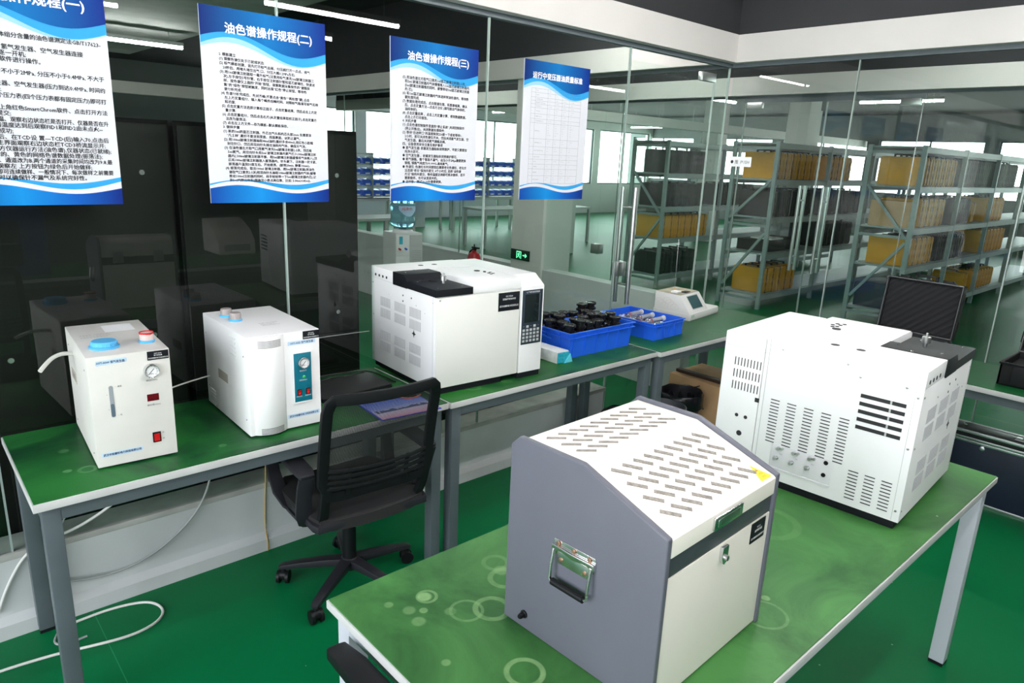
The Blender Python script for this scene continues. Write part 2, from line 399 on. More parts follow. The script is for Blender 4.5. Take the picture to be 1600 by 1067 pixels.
def rect(x0, x1, y0, y1): return [(x0, y0), (x1, y0), (x1, y1), (x0, y1)]
FX, FZ = (1, 0, 0), (0, 0, 1)     # front face (seen from -Y): u = +X, v = +Z

# ------------------------------------------------------------------ the building
YW, XW, XS, ZC = 2.78, 4.45, 6.5, 3.25
struct(bx(-2.75, 24, -6, 17, -.1, 0).build('floor', FLOOR, smooth=False))
struct(bx(-2.75, 24, -6, 17, ZC, ZC+.1).build('ceiling', CEIL, smooth=False))

def beam(name, x0, x1, y0, y1, z0=2.40, z1=2.57):
    o = bx(x0, x1, y0, y1, z0, z1).build(name, BEAMW, smooth=False); struct(o)
def upper(name, x0, x1, y0, y1):
    struct(bx(x0, x1, y0, y1, 2.57, ZC).build(name, CEIL, smooth=False))
# left glass wall (Y = YW): white beam, dark wall above, kerb below
beam('trim_1', -2.5, XW+.08, YW-.07, YW+.10); upper('wall_left_upper', -2.5, XW+.08, YW-.06, YW+.09)
beam('trim_2', XW-.07, XW+.10, -5.5, YW-.07); upper('wall_right_upper', XW-.06, XW+.09, -5.5, YW-.06)
beam('trim_3', XW-.07, XW+.10, YW+.10, 12); upper('wall_right_upper_far', XW-.06, XW+.09, YW+.09, 12)
beam('trim_4', XS-.07, XS+.10, -5.5, 12); upper('wall_storeroom_upper', XS-.06, XS+.09, -5.5, 12)
beam('trim_5', -2.5, XW-.07, 12.0, 12.2);  # added in place of the lab's own beam, mirrored in the left glass
beam('trim_6', XS+.1, 22, 8.6, 8.8)
for nm, a in (('trim_7', (-2.5, XW, YW-.012, YW+.024, 2.375, 2.40)), ('trim_8', (XW-.012, XW+.024, -5.5, YW-.012, 2.375, 2.40)),
              ('trim_9', (XS-.012, XS+.024, -5.5, 9, 2.375, 2.40)), ('trim_10', (XW-.012, XW+.024, YW+.024, 12, 2.375, 2.40))):
    struct(bx(*a).build(nm, FRAMEG, smooth=False))
# kerb under the left glass
struct(bx(-2.5, 3.36, YW-.01, YW+.12, 0, .285).build('wall_left', CURBW, smooth=False))
k = MB().prism([(YW-.045, 0), (YW-.01, 0), (YW-.01, .075), (YW-.045, .055)], 'x', -2.5, 3.36).build('baseboard_left', CURBW, smooth=False); struct(k)
struct(bx(-2.5, 3.38, YW-.012, YW+.14, .285, .31).build('trim_11', SILL, bevel=.003))
struct(bx(XW-.01, XW+.11, YW+.15, 11, 0, .735).build('wall_corridor', CURBW, smooth=False))
struct(bx(XW-.012, XW+.13, YW+.15, 11, .735, .75).build('trim_12', CURBW, smooth=False))
# pillar in the corridor wall
struct(bx(XW-.03, XW+.34, 4.49, 4.90, 0, 2.57).build('wall_pillar', WALLW, smooth=False))

# glass panes ---------------------------------------------------------------
NW = [0]
def pane(axis, c, a0, a1, z0, z1, seal=GLASSE, kind='window', th=.012):
    NW[0] += 1
    if axis == 'y': o = bx(a0+.003, a1-.003, c, c+th, z0, z1)
    else: o = bx(c, c+th, a0+.003, a1-.003, z0, z1)
    o = o.build('%s_%d' % (kind, NW[0]), GLASS, smooth=False); struct(o)
    s = MB()
    if seal:
        if axis == 'y': s.box(a1-.003, a1+.003, c-.001, c+th+.001, z0, z1)
        else: s.box(c-.001, c+th+.001, a0-.003, a0+.003, z0, z1)
        s.build('seal', seal, o, smooth=False)
    return o
for a, b in ((-2.5, -1.93), (-1.93, -.87), (-.87, .19), (.19, 1.25), (1.25, 2.31), (2.31, 3.38)): pane('y', YW, a, b, .31, 2.375)
pane('y', YW, 4.27, 4.435, 0, 2.375)
for a, b in ((1.93, 2.765), (.985, 1.93), (.04, .985), (-.905, .04), (-1.85, -.905), (-2.8, -1.85)): pane('x', XW, a, b, .0, 2.375)
for a, b, sl in ((2.80, 3.87, GLASSD), (3.87, 4.49, None), (4.9, 5.75, GLASSE), (5.75, 6.9, GLASSE), (6.9, 8.1, GLASSE), (8.1, 9.3, GLASSE)): pane('x', XW, a, b, .75, 2.375, sl)
for a, b in ((-2.5, -.9), (-.9, .66), (.66, 2.24), (3.86, 5.4), (5.4, 7.0), (7.0, 8.6)): pane('x', XS, a, b, 0, 2.375)

def handle_pair(mb, axis, c, a, z0, z1, r=.016, off=.05):
    for s in (-1, 1):
        if axis == 'y': mb.cyl((a, c+s*off+.006, z0), (a, c+s*off+.006, z1), r, 16)
        else: mb.cyl((c+s*off+.006, a, z0), (c+s*off+.006, a, z1), r, 16)
    for z in (z0+.17*(z1-z0), z1-.17*(z1-z0)):
        if axis == 'y': mb.cyl((a, c-off, z), (a, c+off+.012, z), .008, 12)
        else: mb.cyl((c-off, a, z), (c+off+.012, a, z), .008, 12)
def door(n, axis, c, a0, a1, z1, ha, hz0, hz1, hinge, lock=True):
    if axis == 'y': o = bx(a0+.004, a1-.004, c, c+.012, .01, z1)
    else: o = bx(c, c+.012, a0+.004, a1-.004, .01, z1)
    o = o.build('door_%d' % n, GLASS, smooth=False); struct(o)
    h = MB(); handle_pair(h, axis, c, ha, hz0, hz1); h.build('handle', BRUSH, o)
    p = MB()
    for z in ((z1-.045, z1+.01), (.0, .06)):
        if axis == 'y': p.box(hinge-.08, hinge+.08, c-.012, c+.024, *z)
        else: p.box(c-.012, c+.024, hinge-.08, hinge+.08, *z)
    p.build('patch_fitting', BRUSH, o, bevel=.004)
    e = MB()
    for a in (a0+.004, a1-.004):
        if axis == 'y': e.box(a-.002, a+.002, c-.001, c+.013, .01, z1)
        else: e.box(c-.001, c+.013, a-.002, a+.002, .01, z1)
    e.build('edge_seal', GLASSE, o, smooth=False)
    if lock:
        l = MB(); l.box(a0+.01, a0+.085, c-.022, c+.034, hz0+.18, hz0+.27) if axis == 'y' else l.box(c-.022, c+.034, ha-.04, ha+.04, hz0+.18, hz0+.27)
        l.build('lock', BRUSH, o, bevel=.005)
door(1, 'y', YW, 3.38, 4.27, 2.31, 3.475, .86, 1.585, 4.18)
door(2, 'x', XS, 2.25, 3.05, 2.33, 2.945, .79, 1.586, 2.35, False)
door(3, 'x', XS, 3.05, 3.86, 2.33, 3.165, .79, 1.586, 3.76, False)
struct(bx(XS-.006, XS+.02, 2.24, 3.87, 2.335, 2.375).build('trim_13', FRAMEG, smooth=False))
struct(bx(XW-.03, XW+.045, 3.83, 3.91, .98, 1.06).build('trim_14', BRUSH, bevel=.006))

# outer walls ---------------------------------------------------------------
def window_wall(nm, axis, c, th, a0, a1, z0, z1, n, wm=None):
    mb = MB(); B = (lambda p0, p1, q0, q1: mb.box(p0, p1, c, c+th, q0, q1)) if axis == 'y' else (lambda p0, p1, q0, q1: mb.box(c, c+th, p0, p1, q0, q1))
    B(a0, a1, 0, z0); B(a0, a1, z1, ZC)
    wd = (a1-a0)/n
    for i in range(n+1):
        x = a0+i*wd; B(max(a0, x-.15), min(a1, x+.15), z0, z1)
    struct(mb.build(nm, wm or WALLW, smooth=False))
    mb = MB(); B = (lambda p0, p1, q0, q1: mb.box(p0, p1, c+.05, c+.09, q0, q1)) if axis == 'y' else (lambda p0, p1, q0, q1: mb.box(c+.05, c+.09, p0, p1, q0, q1))
    for i in range(n):
        p, q = a0+i*wd+.15, a0+(i+1)*wd-.15; m_ = (p+q)/2
        for x0, x1 in ((p, p+.04), (m_-.02, m_+.02), (q-.04, q)): B(x0, x1, z0, z1)
        for y0 in (z0, z1-.04): B(p, q, y0, y0+.04)
    NW[0] += 1; struct(mb.build('window_%d' % NW[0], FRAMEG, smooth=False))
window_wall('wall_window_side', 'x', -2.75, .2, -5.5, 2.6, .45, 3.0, 3)
window_wall('wall_far_east', 'x', 21, .2, -6, 17, 1.15, 2.6, 8, mat('far_wall_grey', (.13, .15, .145), .7))
window_wall('wall_far_north', 'y', 16, .2, 6.3, 21, .95, 2.7, 5)
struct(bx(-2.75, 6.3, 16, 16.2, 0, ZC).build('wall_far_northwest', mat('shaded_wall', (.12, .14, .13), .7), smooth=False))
struct(bx(-2.75, 21, -6, -5.8, 0, ZC).build('wall_south', WALLW, smooth=False))
struct(bx(-2.75, -2.55, 2.6, 16, 0, ZC).build('wall_west', WALLW, smooth=False))
struct(bx(-2.5, 4.2, -3.2, -3.1, 0, ZC).build('wall_behind', mat('wall_behind_paint', (.05, .052, .05), .7), smooth=False))
for i, (x, y) in enumerate(((9.6, 9.3), (14.5, 9.3), (19, 9.3), (9.6, 14.2), (15.2, 1.2), (12.6, 6.3))):
    struct(bx(x-.2, x+.2, y-.2, y+.2, 0, ZC).build('wall_column_%d' % (i+1), WALLW, smooth=False))
# pale slab added in place of the lab ceiling's reflection in the left glass
struct(bx(-2.5, 3.1, YW+.1, 12, 2.95, 3.0).build('ceiling_reflection_slab', CEILL, smooth=False))

# ------------------------------------------------------------------ ceiling tube lamps
def lamp(x, y, along, label, L=1.2, z=2.78):
    lm = LAMPB if (y < 1.9 and x < 4.4) or (y < 5 and x < 4) else LAMP
    r = empty('tube_lamp', (x, y, z), 0 if along == 'x' else 90, label, 'ceiling light')
    bx(-L/2, L/2, -.03, .03, .015, .055).build('housing', FIXT, r, bevel=.004)
    MB().cyl((-L/2+.01, 0, 0), (L/2-.01, 0, 0), .018, 14).build('tube', lm, r)
    s = MB()
    for q in (-L/2+.15, L/2-.15): s.cyl((q, 0, .05), (q, 0, ZC-z if not (x < 3.1 and YW < y < 12) else 2.95-z), .004, 6)
    s.build('hanger', BRUSH, r)
for x, y, al, lb in ((1.1, 1.3, 'x', 'tube lamp over the chair side of the lab'), (1.1, .0, 'x', 'tube lamp above the photographer, left one'), (3.0, .0, 'x', 'tube lamp right of the photographer, above the aisle'), (3.0, 1.3, 'x', 'tube lamp over the far end of the front table'),
        (1.1, -1.2, 'x', 'added unseen tube lamp behind the camera over the rear bench'), (3.0, -1.2, 'x', 'added unseen tube lamp behind the camera near the glass corner'),  # added out of view to light the front faces of the machines
        (.3, 4.6, 'x', 'added tube lamp brightening the pale slab above the dark cabinets behind the left glass'),  # added to brighten the pale ceiling slab
        (7.9, 4.55, 'x', 'tube lamp above the aisle in front of the middle rack'), (9.2, 6.85, 'x', 'tube lamp above the aisle behind the left rack'),
        (10.6, 6.85, 'x', 'second tube lamp in line behind the left rack'), (13.2, 11.5, 'y', 'tube lamp far back in the hall beyond the left rack'),
        (11.75, 4.4, 'y', 'tube lamp crossing above the right rack'), (7.5, 8.65, 'x', 'tube lamp in the corridor seen between the posters'),
        (18.4, 14.3, 'y', 'faint tube lamp far back near the north windows'), (17.6, 11.6, 'y', 'faint tube lamp far back above the hall'),
        (11.9, 13.5, 'y', 'tube lamp above the blue bin racks'), (2.3, 9.0, 'x', 'tube lamp in place of a lamp reflection, far behind the dark cabinets'),  # the lamp behind the cabinets takes the place of a lamp reflection
        (12.6, .6, 'x', 'tube lamp above the aisle right of the racks'), (5.5, 1.5, 'y', 'tube lamp in the corridor beyond the right glass wall'), (3.6, 3.6, 'x', 'added hidden tube lamp brightening the corridor beyond the left glass wall'), (5.5, 4.6, 'y', 'added hidden tube lamp brightening the corridor beyond the white pillar'), (5.5, 7.6, 'y', 'added hidden tube lamp brightening the far end of the corridor'), (.6, 7.4, 'x', 'added tube lamp brightening the pale slab behind the cabinets')):  # left glass, pillar, corridor end and cabinet lamps are added to brighten those parts
    lamp(x, y, al, lb)

# ------------------------------------------------------------------ benches
def bench(name, x0, x1, y0, y1, topmat, label, legs=((0, 0), (1, 0), (0, 1), (1, 1)), tt=.028, cat='workbench', leg=.048, inset=.02, apron=.045, top=.75, rz=0, fm=None):
    fm = fm or FRAMEG
    r = empty(name, ((x0+x1)/2, (y0+y1)/2, 0), rz, label, cat); W, D = (x1-x0)/2, (y1-y0)/2
    bx(-W, W, -D, D, top-tt, top-.003).build('table_board', EDGE, r, bevel=.002)
    bx(-W+.004, W-.004, -D+.004, D-.004, top-.004, top).build('green_mat', topmat, r, smooth=False)
    a = MB(); z0, z1 = top-tt-apron, top-tt; i = inset
    a.box(-W+i+leg, W-i-leg, -D+i, -D+i+.025, z0, z1).box(-W+i+leg, W-i-leg, D-i-.025, D-i, z0, z1)
    a.box(-W+i, -W+i+.025, -D+i+leg, D-i-leg, z0, z1).box(W-i-.025, W-i, -D+i+leg, D-i-leg, z0, z1)
    a.build('apron_frame', fm, r, smooth=False)
    for sx_, sy_ in legs:
        lx = -W+i if sx_ == 0 else W-i-leg; ly = -D+i if sy_ == 0 else D-i-leg
        l = bx(lx, lx+leg, ly, ly+leg, .012, z1).build('leg', fm, r, bevel=.004)
        bx(lx+.001, lx+leg-.001, ly+.001, ly+leg-.001, 0, .013).build('foot', BLACKP, l, smooth=False)
    return r
G1, G2 = (.035, .165, .045), (.006, .055, .018)
m1 = stain_mat('bench_mat_left', (.016, .155, .028), (.002, .038, .014), [(-.55, -.14, .022, .006, .6), (-.5, -.13, .008, .012, .6), (-.42, .12, .012, .018, .5), (-.60, -.12, .003, .010, .6), (-.58, .05, .004, .012, .4), (-.16, -.2, .003, .01, .5)])
m2 = stain_mat('bench_mat_middle', (.018, .135, .022), (.003, .040, .012), [(-.5, -.2, .03, .01, .4), (-.32, -.22, .01, .02, .3)])
m3 = stain_mat('bench_mat_corner', (.006, .100, .024), (.003, .055, .015), [(.0, -.2, .05, .01, .12)])
m4 = stain_mat('table_mat_front', (.062, .215, .055), (.022, .100, .024), [
    (-.855, -.06, .0365, .006, .8), (-.775, .135, .038, .007, .5), (-.675, .205, .036, .007, .42), (-.650, .27, .03, .006, .3), (-.66, .235, .006, .014, .4), (-.825, .165, .036, .004, .35),
    (-.87, .265, .004, .013, .9), (-.865, .262, .022, .004, .5), (-.90, .225, .003, .007, .6), (-.93, .20, .004, .012, .4), (-.925, .245, .003, .012, .35), (-.95, .29, .002, .009, .5), (-.96, .06, .002, .008, .5), (-.855, .185, .004, .010, .35),
    (-.55, .0, .16, .028, .22), (-.45, -.05, .04, .012, .15), (-.30, -.27, .05, .004, .3), (-.24, -.24, .003, .008, .6), (.02, .05, .003, .008, .5), (.88, .02, .045, .006, .6), (.86, .03, .03, .005, .4), (.1, -.05, .09, .012, .14), (.05, .18, .13, .02, .12)], rough=.30)
bench('wall_bench', .206, 1.642, 2.163, 2.768, m1, 'grey steel bench with stained green mat at the left end, under the gas generators')
bench('wall_bench', 1.648, 3.040, 2.155, 2.760, m2, 'grey steel bench with green mat in the middle, carrying the chromatograph and big blue crate')
bench('corner_bench', 3.048, 4.430, 2.135, 2.745, m3, 'grey steel bench with dark green mat in the glass corner, under the titrator')
bench('side_bench', 3.885, 4.435, 1.10, 2.125, m3, 'green topped bench along the right glass wall behind the white chromatograph')
bench('side_bench', 3.885, 4.435, -.70, 1.092, m3, 'green topped bench along the right glass wall nearest the right picture edge', legs=((0, 0), (1, 0), (0, 1)))
ft = bench('lab_table', .637, 2.735, .493, 1.284, m4, 'large front table with worn green mat and pale ring stains', tt=.024, leg=.05, inset=.018, apron=.04, fm=mat('white_table_frame', (.50, .52, .58), .4))
# rear bench behind the camera, seen only as a reflection in the left glass
bench('rear_bench', .2, 2.9, -1.05, -.35, m3, 'green topped rear bench mirrored in the dark left glass')

# ------------------------------------------------------------------ posters
def wave(x, a, ph, W=.49): return a*math.sin(2*PI*x/W+ph)
HDR = grad_mat('poster_header_print', 0, [(0, (.002, .015, .13)), (.5, (.003, .15, .42)), (1, (.002, .02, .20))])
FTR = grad_mat('poster_footer_print', 0, [(0, (.004, .05, .30)), (.4, (.006, .24, .62)), (.7, (.004, .10, .45)), (1, (.002, .015, .17))])
CYAN = mat('poster_light_blue', (.03, .32, .68), .55, spec=.2); PALE = mat('poster_pale_blue', (.30, .56, .80), .55, spec=.2)
PWH = mat('poster_white', (.66, .67, .72), .55, spec=.2)
def poster(x0, title, lines, label, tsize=.040, table=None, lsize=.0126, tx=None):
    W, Hh, z0 = .49, .70, 1.518
    r = bx(0, W, -.004, 0, 0, Hh).build('wall_poster', PWH, smooth=False); r.location = (x0, YW-.001, z0)
    tag(r, label, 'poster', 'instruction posters on the left glass wall')
    o = (0, -.004, 0); N = 24; xs = [W*i/N for i in range(N+1)]
    def top(x, d, amp=.032): return Hh-.118-d+amp*math.sin(2*PI*(x/W)*.95+.25)
    def band(nm, f0, f1, m_, off): flat(nm, [(x, f0(x)) for x in xs]+[(x, f1(x)) for x in reversed(xs)], m_, r, o, FX, FZ, off, .0002)
    band('header_band', lambda x: top(x, .030, .030), lambda x: Hh, PALE, .0004)
    band('header_band', lambda x: top(x, .020, .034)+.006*math.sin(9*x), lambda x: Hh, CYAN, .0007)
    band('header_band', lambda x: top(x, .010, .040)-.012*math.cos(2*PI*x/W), lambda x: Hh, PWH, .0010) if False else None
    band('header', lambda x: top(x, -.006, .030), lambda x: Hh, HDR, .0013)
    def bot(x, d, amp): return .058+d+amp*math.sin(2*PI*(x/W)+.2)
    band('footer_band', lambda x: 0, lambda x: bot(x, .012+.02*x/W, .014), CYAN, .0004)
    band('footer_band', lambda x: 0, lambda x: bot(x, .006+.012*x/W, .020)-.002, PWH, .0007)
    band('footer', lambda x: 0, lambda x: bot(x, -.006, .016), FTR, .0010)
    lettering('title_lettering', [(title, tx if tx else W/2+.015, Hh-.083, tsize, .40)], INKW, r, (0, -.0055, 0), FX, FZ, align='CENTER', bold=.028, res=2)
    if lines:
        n = len(lines); y0, y1 = Hh-(.165 if lsize < .016 else .188), .082
        L = []
        for i, t in enumerate(lines):
            ind = 0 if (t[:1] in '(234四●' and not t[:1].isspace()) else .012
            y = y0-(y0-y1)*i/(n-1); L.append((t.strip(), .062+ind, y, lsize, .405-ind))
        lettering('body_lettering', L, INK, r, (0, -.0045, 0), FX, FZ, bold=.022)
    if table: table(r)
    return r
P1 = ['一、油中溶解气体组分含量的油色谱测定法GB/T17623-', '    2017 操作说明', '    检查氮气钢瓶、氢气发生器、空气发生器连接', '    是否正常, 依次逐一开机;', '    打开电脑, 使用软件进行操作。', '',
 '(1) 氮气总阀压力不小于2MPa, 分压不小于0.4MPa, 不大于', '    0.5MPa; ', '(2) 打开氢气发生器、空气发生器(压力到达0.4MPa, 时间约', '    十五分钟左右; ', '(3) 观察仪器四个压力表(四个压力表都有固定压力)即可打', '    开色谱仪;',
 '(4) 点击桌面左上角红色SmartChrom软件、点击打开方法', '    选择方法并提交;', '(5) 等待仪器升温、观察右边状态栏是否打开、仪器是否在升', '    温, 等到仪器温度达到后观察FID1和FID2由未点火--', '    已点火即为成功;', '(6) 点火成功后、在TCD设 置---TCD(后)输入70,点击后',
 '    确定, 返回主界面观察右边状态栏TCD3桥流显示开;', '(7) 点击右上方仪器运行方法(油色谱),仪器状态(已就绪);', '(8) 点击绿色的、黄色的网络色谱数据处理(振荡法);', '(9) 采集方法、通道改为B,两个通道的采集时间均改为9.8,最', '    后稳定后观察左 上方按钮为绿色后开始做样;', '(10) 完成后即可连续做样、一般情况下、每次做样之前需要', '    老化半小时以确保针不漏气及系统完好性。']
P2 = ['2. 模板建立', '(1) 观察色谱仪处于已就绪状态;', '(2) 标气模板创建、首先打开标气总阀、分压阀打开一点点、排气', '  20秒后、用堵头堵住出气 口、分压大概0.2MPa左右;', '(3) 用1ml玻璃注射器取一毫升标气(注意用标气清洗1ml玻璃注射器三', '  次),左手按住5号针管、右手按住注射器针管和蓝芯玻璃柱、快速进', '  样、按色谱仪上面的“开始”按钮、观察数据采集软件的“谱图采', '  集”的“绿色”按钮被触发、同时出现“红色”停止按钮、等待色', '  谱分析完成;',
 '(4) 色谱分析完成后、先对齐峰(不要点击“黄色”“再处理”键),点击', '  左上方定量组分、输入每个峰的出峰时间、对照标气瓶填写标气名称', '  和浓度;', '(5) 点击定量方法选择计算校正因子、点击定量结果、然后点击上方定', '  量计算;', '(6) 点击定量组分、然后点击右方(从定量结果取校正因子),点击定量方', '  法改为振荡法;', '(7) 点击左上方文件---存为模板--默认模板保存。', '3. 做样步骤', '(1) 新的1ml的蓝芯注射器、外芯出气头和内芯头部2mm 处需要涂', '  “凡士林”,最好不要涂到里面、用面裹面、以防止漏气。',
 '(2) 用100ml玻璃注射器抽取40ml油样(最好多余40ml),用红色小胶帽', '  封住针口、然后用双向针头排出油样内气体、确保无气泡。', '(3) 在油色谱左方取气口用氮气清洗5ml玻璃注射器2-3次、然后吸', '  5ml氮气、用双向针头将5ml 玻璃注射器内氮气打入100ml玻璃注射', '  器内(.100ml玻璃注射器平推、用5ml玻璃注射器缓慢将气体推入),然', '  后将100ml玻璃注射器放入振荡器内、针头朝下、注射器一定卡紧、', '  振荡器升温到50度左右、开始振荡。(振荡20min, 静置10min)。', '(4) 振荡完成后、取出100ml 玻璃注射器、用5ml玻璃注射器(用油色', '  谱取气口清洗2-3次)和双向针头抽取100ml玻璃注射器内气体(缓慢', '  推动100ml注射器的同时、用手轻轻带一下5ml玻璃注射器内芯),记', '  录5ml内脱出体积(精确到小数点两位数、比如: 5.00ml,4.85ml)。']
P3 = ['(5) 用油色谱左方取气口清洗1ml蓝芯玻璃注射器2-3次,', '  将5ml 玻璃注射器内气体慢慢推入1ml蓝芯玻璃注射器内', '  (5ml玻璃注射器推的同时、缓慢带动1ml蓝芯玻璃注射器', '  内 芯);', '(6) 将1ml蓝芯玻璃注射器内气体进样到油色谱内、等待数', '  据处理完成;', '(7) 数据处理完成后、点击图谱处理、将图谱缩离、确认', '  后、点击定量方法---点击方法化 (填写脱出气体体积、', '  油样体积);', '(8) 点击定量结果 、点击上方定量计算、得到数据数据、', '  点击上方打印报告。', '4. 关机步骤', '(1) 点击色谱控制软件里面的“停止系统”,关闭控制软件', '  (停止并推出)、关闭数据处理软件;', '(2) 等待“后进样口”的温度降到250度一下或者等待1-', '  2小时、即可关闭色谱仪开关、然后关闭氢气发生器、空', '  气发生器、最后关闭氮气钢瓶总阀。', '四、设备使用安全注意及维护事项', '● 氢气发生器: 依据发生器贴标说明维护、平度只需要加', '  纯净水即可。', '● 空气发生器 、依据发生器贴标说明维护即可。', '● 氮气钢瓶、整个管路不漏气、总压小于2Mpa需要更换', '  钢瓶, 钢瓶气纯度为99.999%-高纯氮气。', '● 色谱仪: 色谱柱长时间使用后需要老化色谱柱、老化方', '  法选择“老化”保持并提交, 4个小时后, 选择“油色谱', '  方法”保持并提交、等待温度达到即可再次做样、若不', '  需要做样、也可以直接关机。', '● 进样垫、测试20-30针需要更换。']
poster(.163, '油色谱操作规程(一)', P1, 'poster cut by the left picture edge, blue wave header and larger Chinese text', lsize=.0170)
poster(.955, '油色谱操作规程(二)', P2, 'poster titled part two, second from the left, densely printed')
poster(1.752, '油色谱操作规程(三)', P3, 'poster titled part three with bulleted last lines, third from the left', lsize=.0150)
def tbl(r):
    g = MB(); x0, x1, y0, y1 = .055, .43, .085, .565; y = -.0045
    rows = [.565, .545, .522, .505, .488, .470, .440, .415, .395, .315, .275, .235, .21, .185, .16, .125, .085]
    for v in rows: g.box(x0, x1, y-.0002, y, v, v+.0012)
    for u in (.055, .085, .175, .23, .285, .34, .43): g.box(u, u+.0011, y-.0002, y, y0, y1)
    g.build('table_rules', INKG, r, smooth=False)
    L = []; rnd = random.Random(3)
    names = ['外观', '色度号', '水溶性酸(pH值)', '酸值(以KOH计)/(mg/g)', '闪点(闭口)/℃', '水分/(mg/L)', '界面张力(25℃)', '介质损耗因数(90℃)', '击穿电压/kV', '体积电阻率(90℃)', '油中含气量(体积分数)', '油泥与沉淀物', '析气性', '带电倾向', '腐蚀性硫', '颗粒污染度/粒']
    for i in range(len(rows)-1):
        yy = (rows[i]+rows[i+1])/2-.002; 
        L.append((names[i], .09, yy, .007, .08)); L.append((str(i+1), .063, yy, .007, .02))
        for u in (.18, .235, .29, .35):
            k = max(1, int((rows[i]-rows[i+1])/.014))
            for j in range(k):
                L.append((rnd.choice(['330~1000', '≤0.10', '≥5.4', '≤220', '110', '≥135', '≥45', 'DL/T 285', 'GB/T 507', '≤35']), u+.004, rows[i]-.011-.0125*j, .0062, .045))
    lettering('table_lettering', L, INKG, r, (0, -.0045, 0), FX, FZ)
poster(2.543, '运行中变压器油质量标准', None, 'poster with a printed standards table, rightmost on the left glass wall', tsize=.034, table=tbl, tx=.245)

# ------------------------------------------------------------------ small makers
def screws(parent, pts, axis, r=.003, m=BRUSH, name='screw'):
    mb = MB()
    for p in pts:
        d = Vector({'x': (1,0,0), '-x': (-1,0,0), 'y': (0,1,0), '-y': (0,-1,0), 'z': (0,0,1)}[axis])
        mb.lathe([(r, 0), (r, .001), (r*.6, .0022), (0, .0024)], p, 10, d)
    return mb.build(name, m, parent)
def plate_text(parent, x0, x1, z0, z1, rows, y=0, m=BLACK):
    p = bx(x0, x1, y-.0018, y, z0, z1).build('name_plate', m, parent, bevel=.0005)
    tag(p, 'black name plate with white lettering')
    L = [(t, (x0+x1)/2, z1-(z1-z0)*f, (z1-z0)*s, (x1-x0)*wd) for t, f, s, wd in rows]
    lettering('plate_lettering', L, INKW, p, (0, y-.0018, 0), FX, FZ, align='CENTER', bold=.01)
    return p
def gauge(parent, x, z, r, y=0):
    g = MB().lathe([(r*.9, 0), (r, .004), (r, .014), (r*.9, .018), (r*.84, .0175), (r*.84, .012), (0, .012)], (x, y, z), 32, (0, -1, 0)).build('pressure_gauge', STEEL, parent)
    MB().lathe([(r*.84, .0122), (0, .0123)], (x, y, z), 32, (0, -1, 0)).build('dial', PAPER, g)
    d = MB()
    for i in range(25):
        a = math.radians(225-i*11.25); r0, r1 = r*.62, r*.78
        c, s = math.cos(a), math.sin(a); w = .0003 if i % 3 else .0006
        d.prism([(x+c*r0-s*w, z+s*r0+c*w), (x+c*r1-s*w, z+s*r1+c*w), (x+c*r1+s*w, z+s*r1-c*w), (x+c*r0+s*w, z+s*r0-c*w)], 'y', y-.0128, y-.0124)
    a = math.radians(225); c, s = math.cos(a), math.sin(a); w = .0009
    c, s = math.cos(math.radians(48)), math.sin(math.radians(48))
    d.prism([(x-c*r*.6-s*w, z-s*r*.6+c*w), (x+c*r*.45-s*w, z+s*r*.45+c*w), (x+c*r*.45+s*w, z+s*r*.45-c*w), (x-c*r*.6+s*w, z-s*r*.6-c*w)], 'y', y-.0135, y-.0130)
    d.build('needle_and_scale', INK, g, smooth=False)
    lettering('gauge_lettering', [('MPa', x, z-r*.5, r*.3, r)], INK, g, (0, y-.0125, 0), FX, FZ, align='CENTER')
def rocker(parent, x, z, w, h, y=0):
    b = bx(x-w/2, x+w/2, y-.003, y, z-h/2, z+h/2).build('rocker_switch', BLACKP, parent, bevel=.0008)
    MB().prism([(y-.003, z-h*.36), (y-.0045, z-h*.36), (y-.0035, z), (y-.008, z+h*.36), (y-.003, z+h*.36)], 'x', x-w*.34, x+w*.34).build('rocker', RED, b)
def cap(parent, x, y, z, r, h, mt, collar=BLUEL, name='filler_cap'):
    c = MB().lathe([(r*1.18, 0), (r*1.2, .005), (r*1.05, .008), (0, .008)], (x, y, z), 32).build('collar', collar, parent)
    mb = MB()
    n = 24; 
    for i in range(n*2):
        pass
    prof = [(r, .006), (r, h*.85), (r*.93, h), (0, h)]
    mb.lathe(prof, (x, y, z), 40)
    for i in range(20):
        a = 2*PI*i/20; c_, s_ = math.cos(a), math.sin(a)
        mb.cyl((x+c_*r*.99, y+s_*r*.99, z+.008), (x+c_*r*.97, y+s_*r*.97, z+h*.84), r*.055, 6)
    return mb.build(name, mt, parent)

# ------------------------------------------------------------------ hydrogen generator
h2 = empty('hydrogen_generator', (.398, 2.296, .75), -3.5, 'white hydrogen generator with big blue cap and level window, leftmost on the bench', 'gas generator')
W, D, Hh = .228, .445, .360
bx(0, W, 0, D, .006, Hh).build('housing', mat('aged_white_enamel', (.66, .65, .62), .4, var=.04, vscale=9, bump=.015, bscale=350), h2, bevel=.0025)
f = MB()
for x in (.025, W-.025):
    for y in (.03, D-.03): f.cyl((x, y, 0), (x, y, .008), .012, 16)
f.build('feet', BLACKP, h2)
cap(h2, .066, .105, Hh, .036, .022, BLUEL)
cap(h2, .188, .112, Hh, .020, .030, mat('milky_pink_plastic', (.66, .52, .50), .3), name='vent_cap')
MB().lathe([(.0215, .028), (.0215, .033), (.0195, .033), (.0195, .028)], (.188, .112, Hh), 30).build('vent_cap_rim', RED, h2)
flat('top_label', rect(.10, .19, .30, .40), PAPER, h2, (0, 0, Hh), (1, 0, 0), (0, 1, 0), .0006)
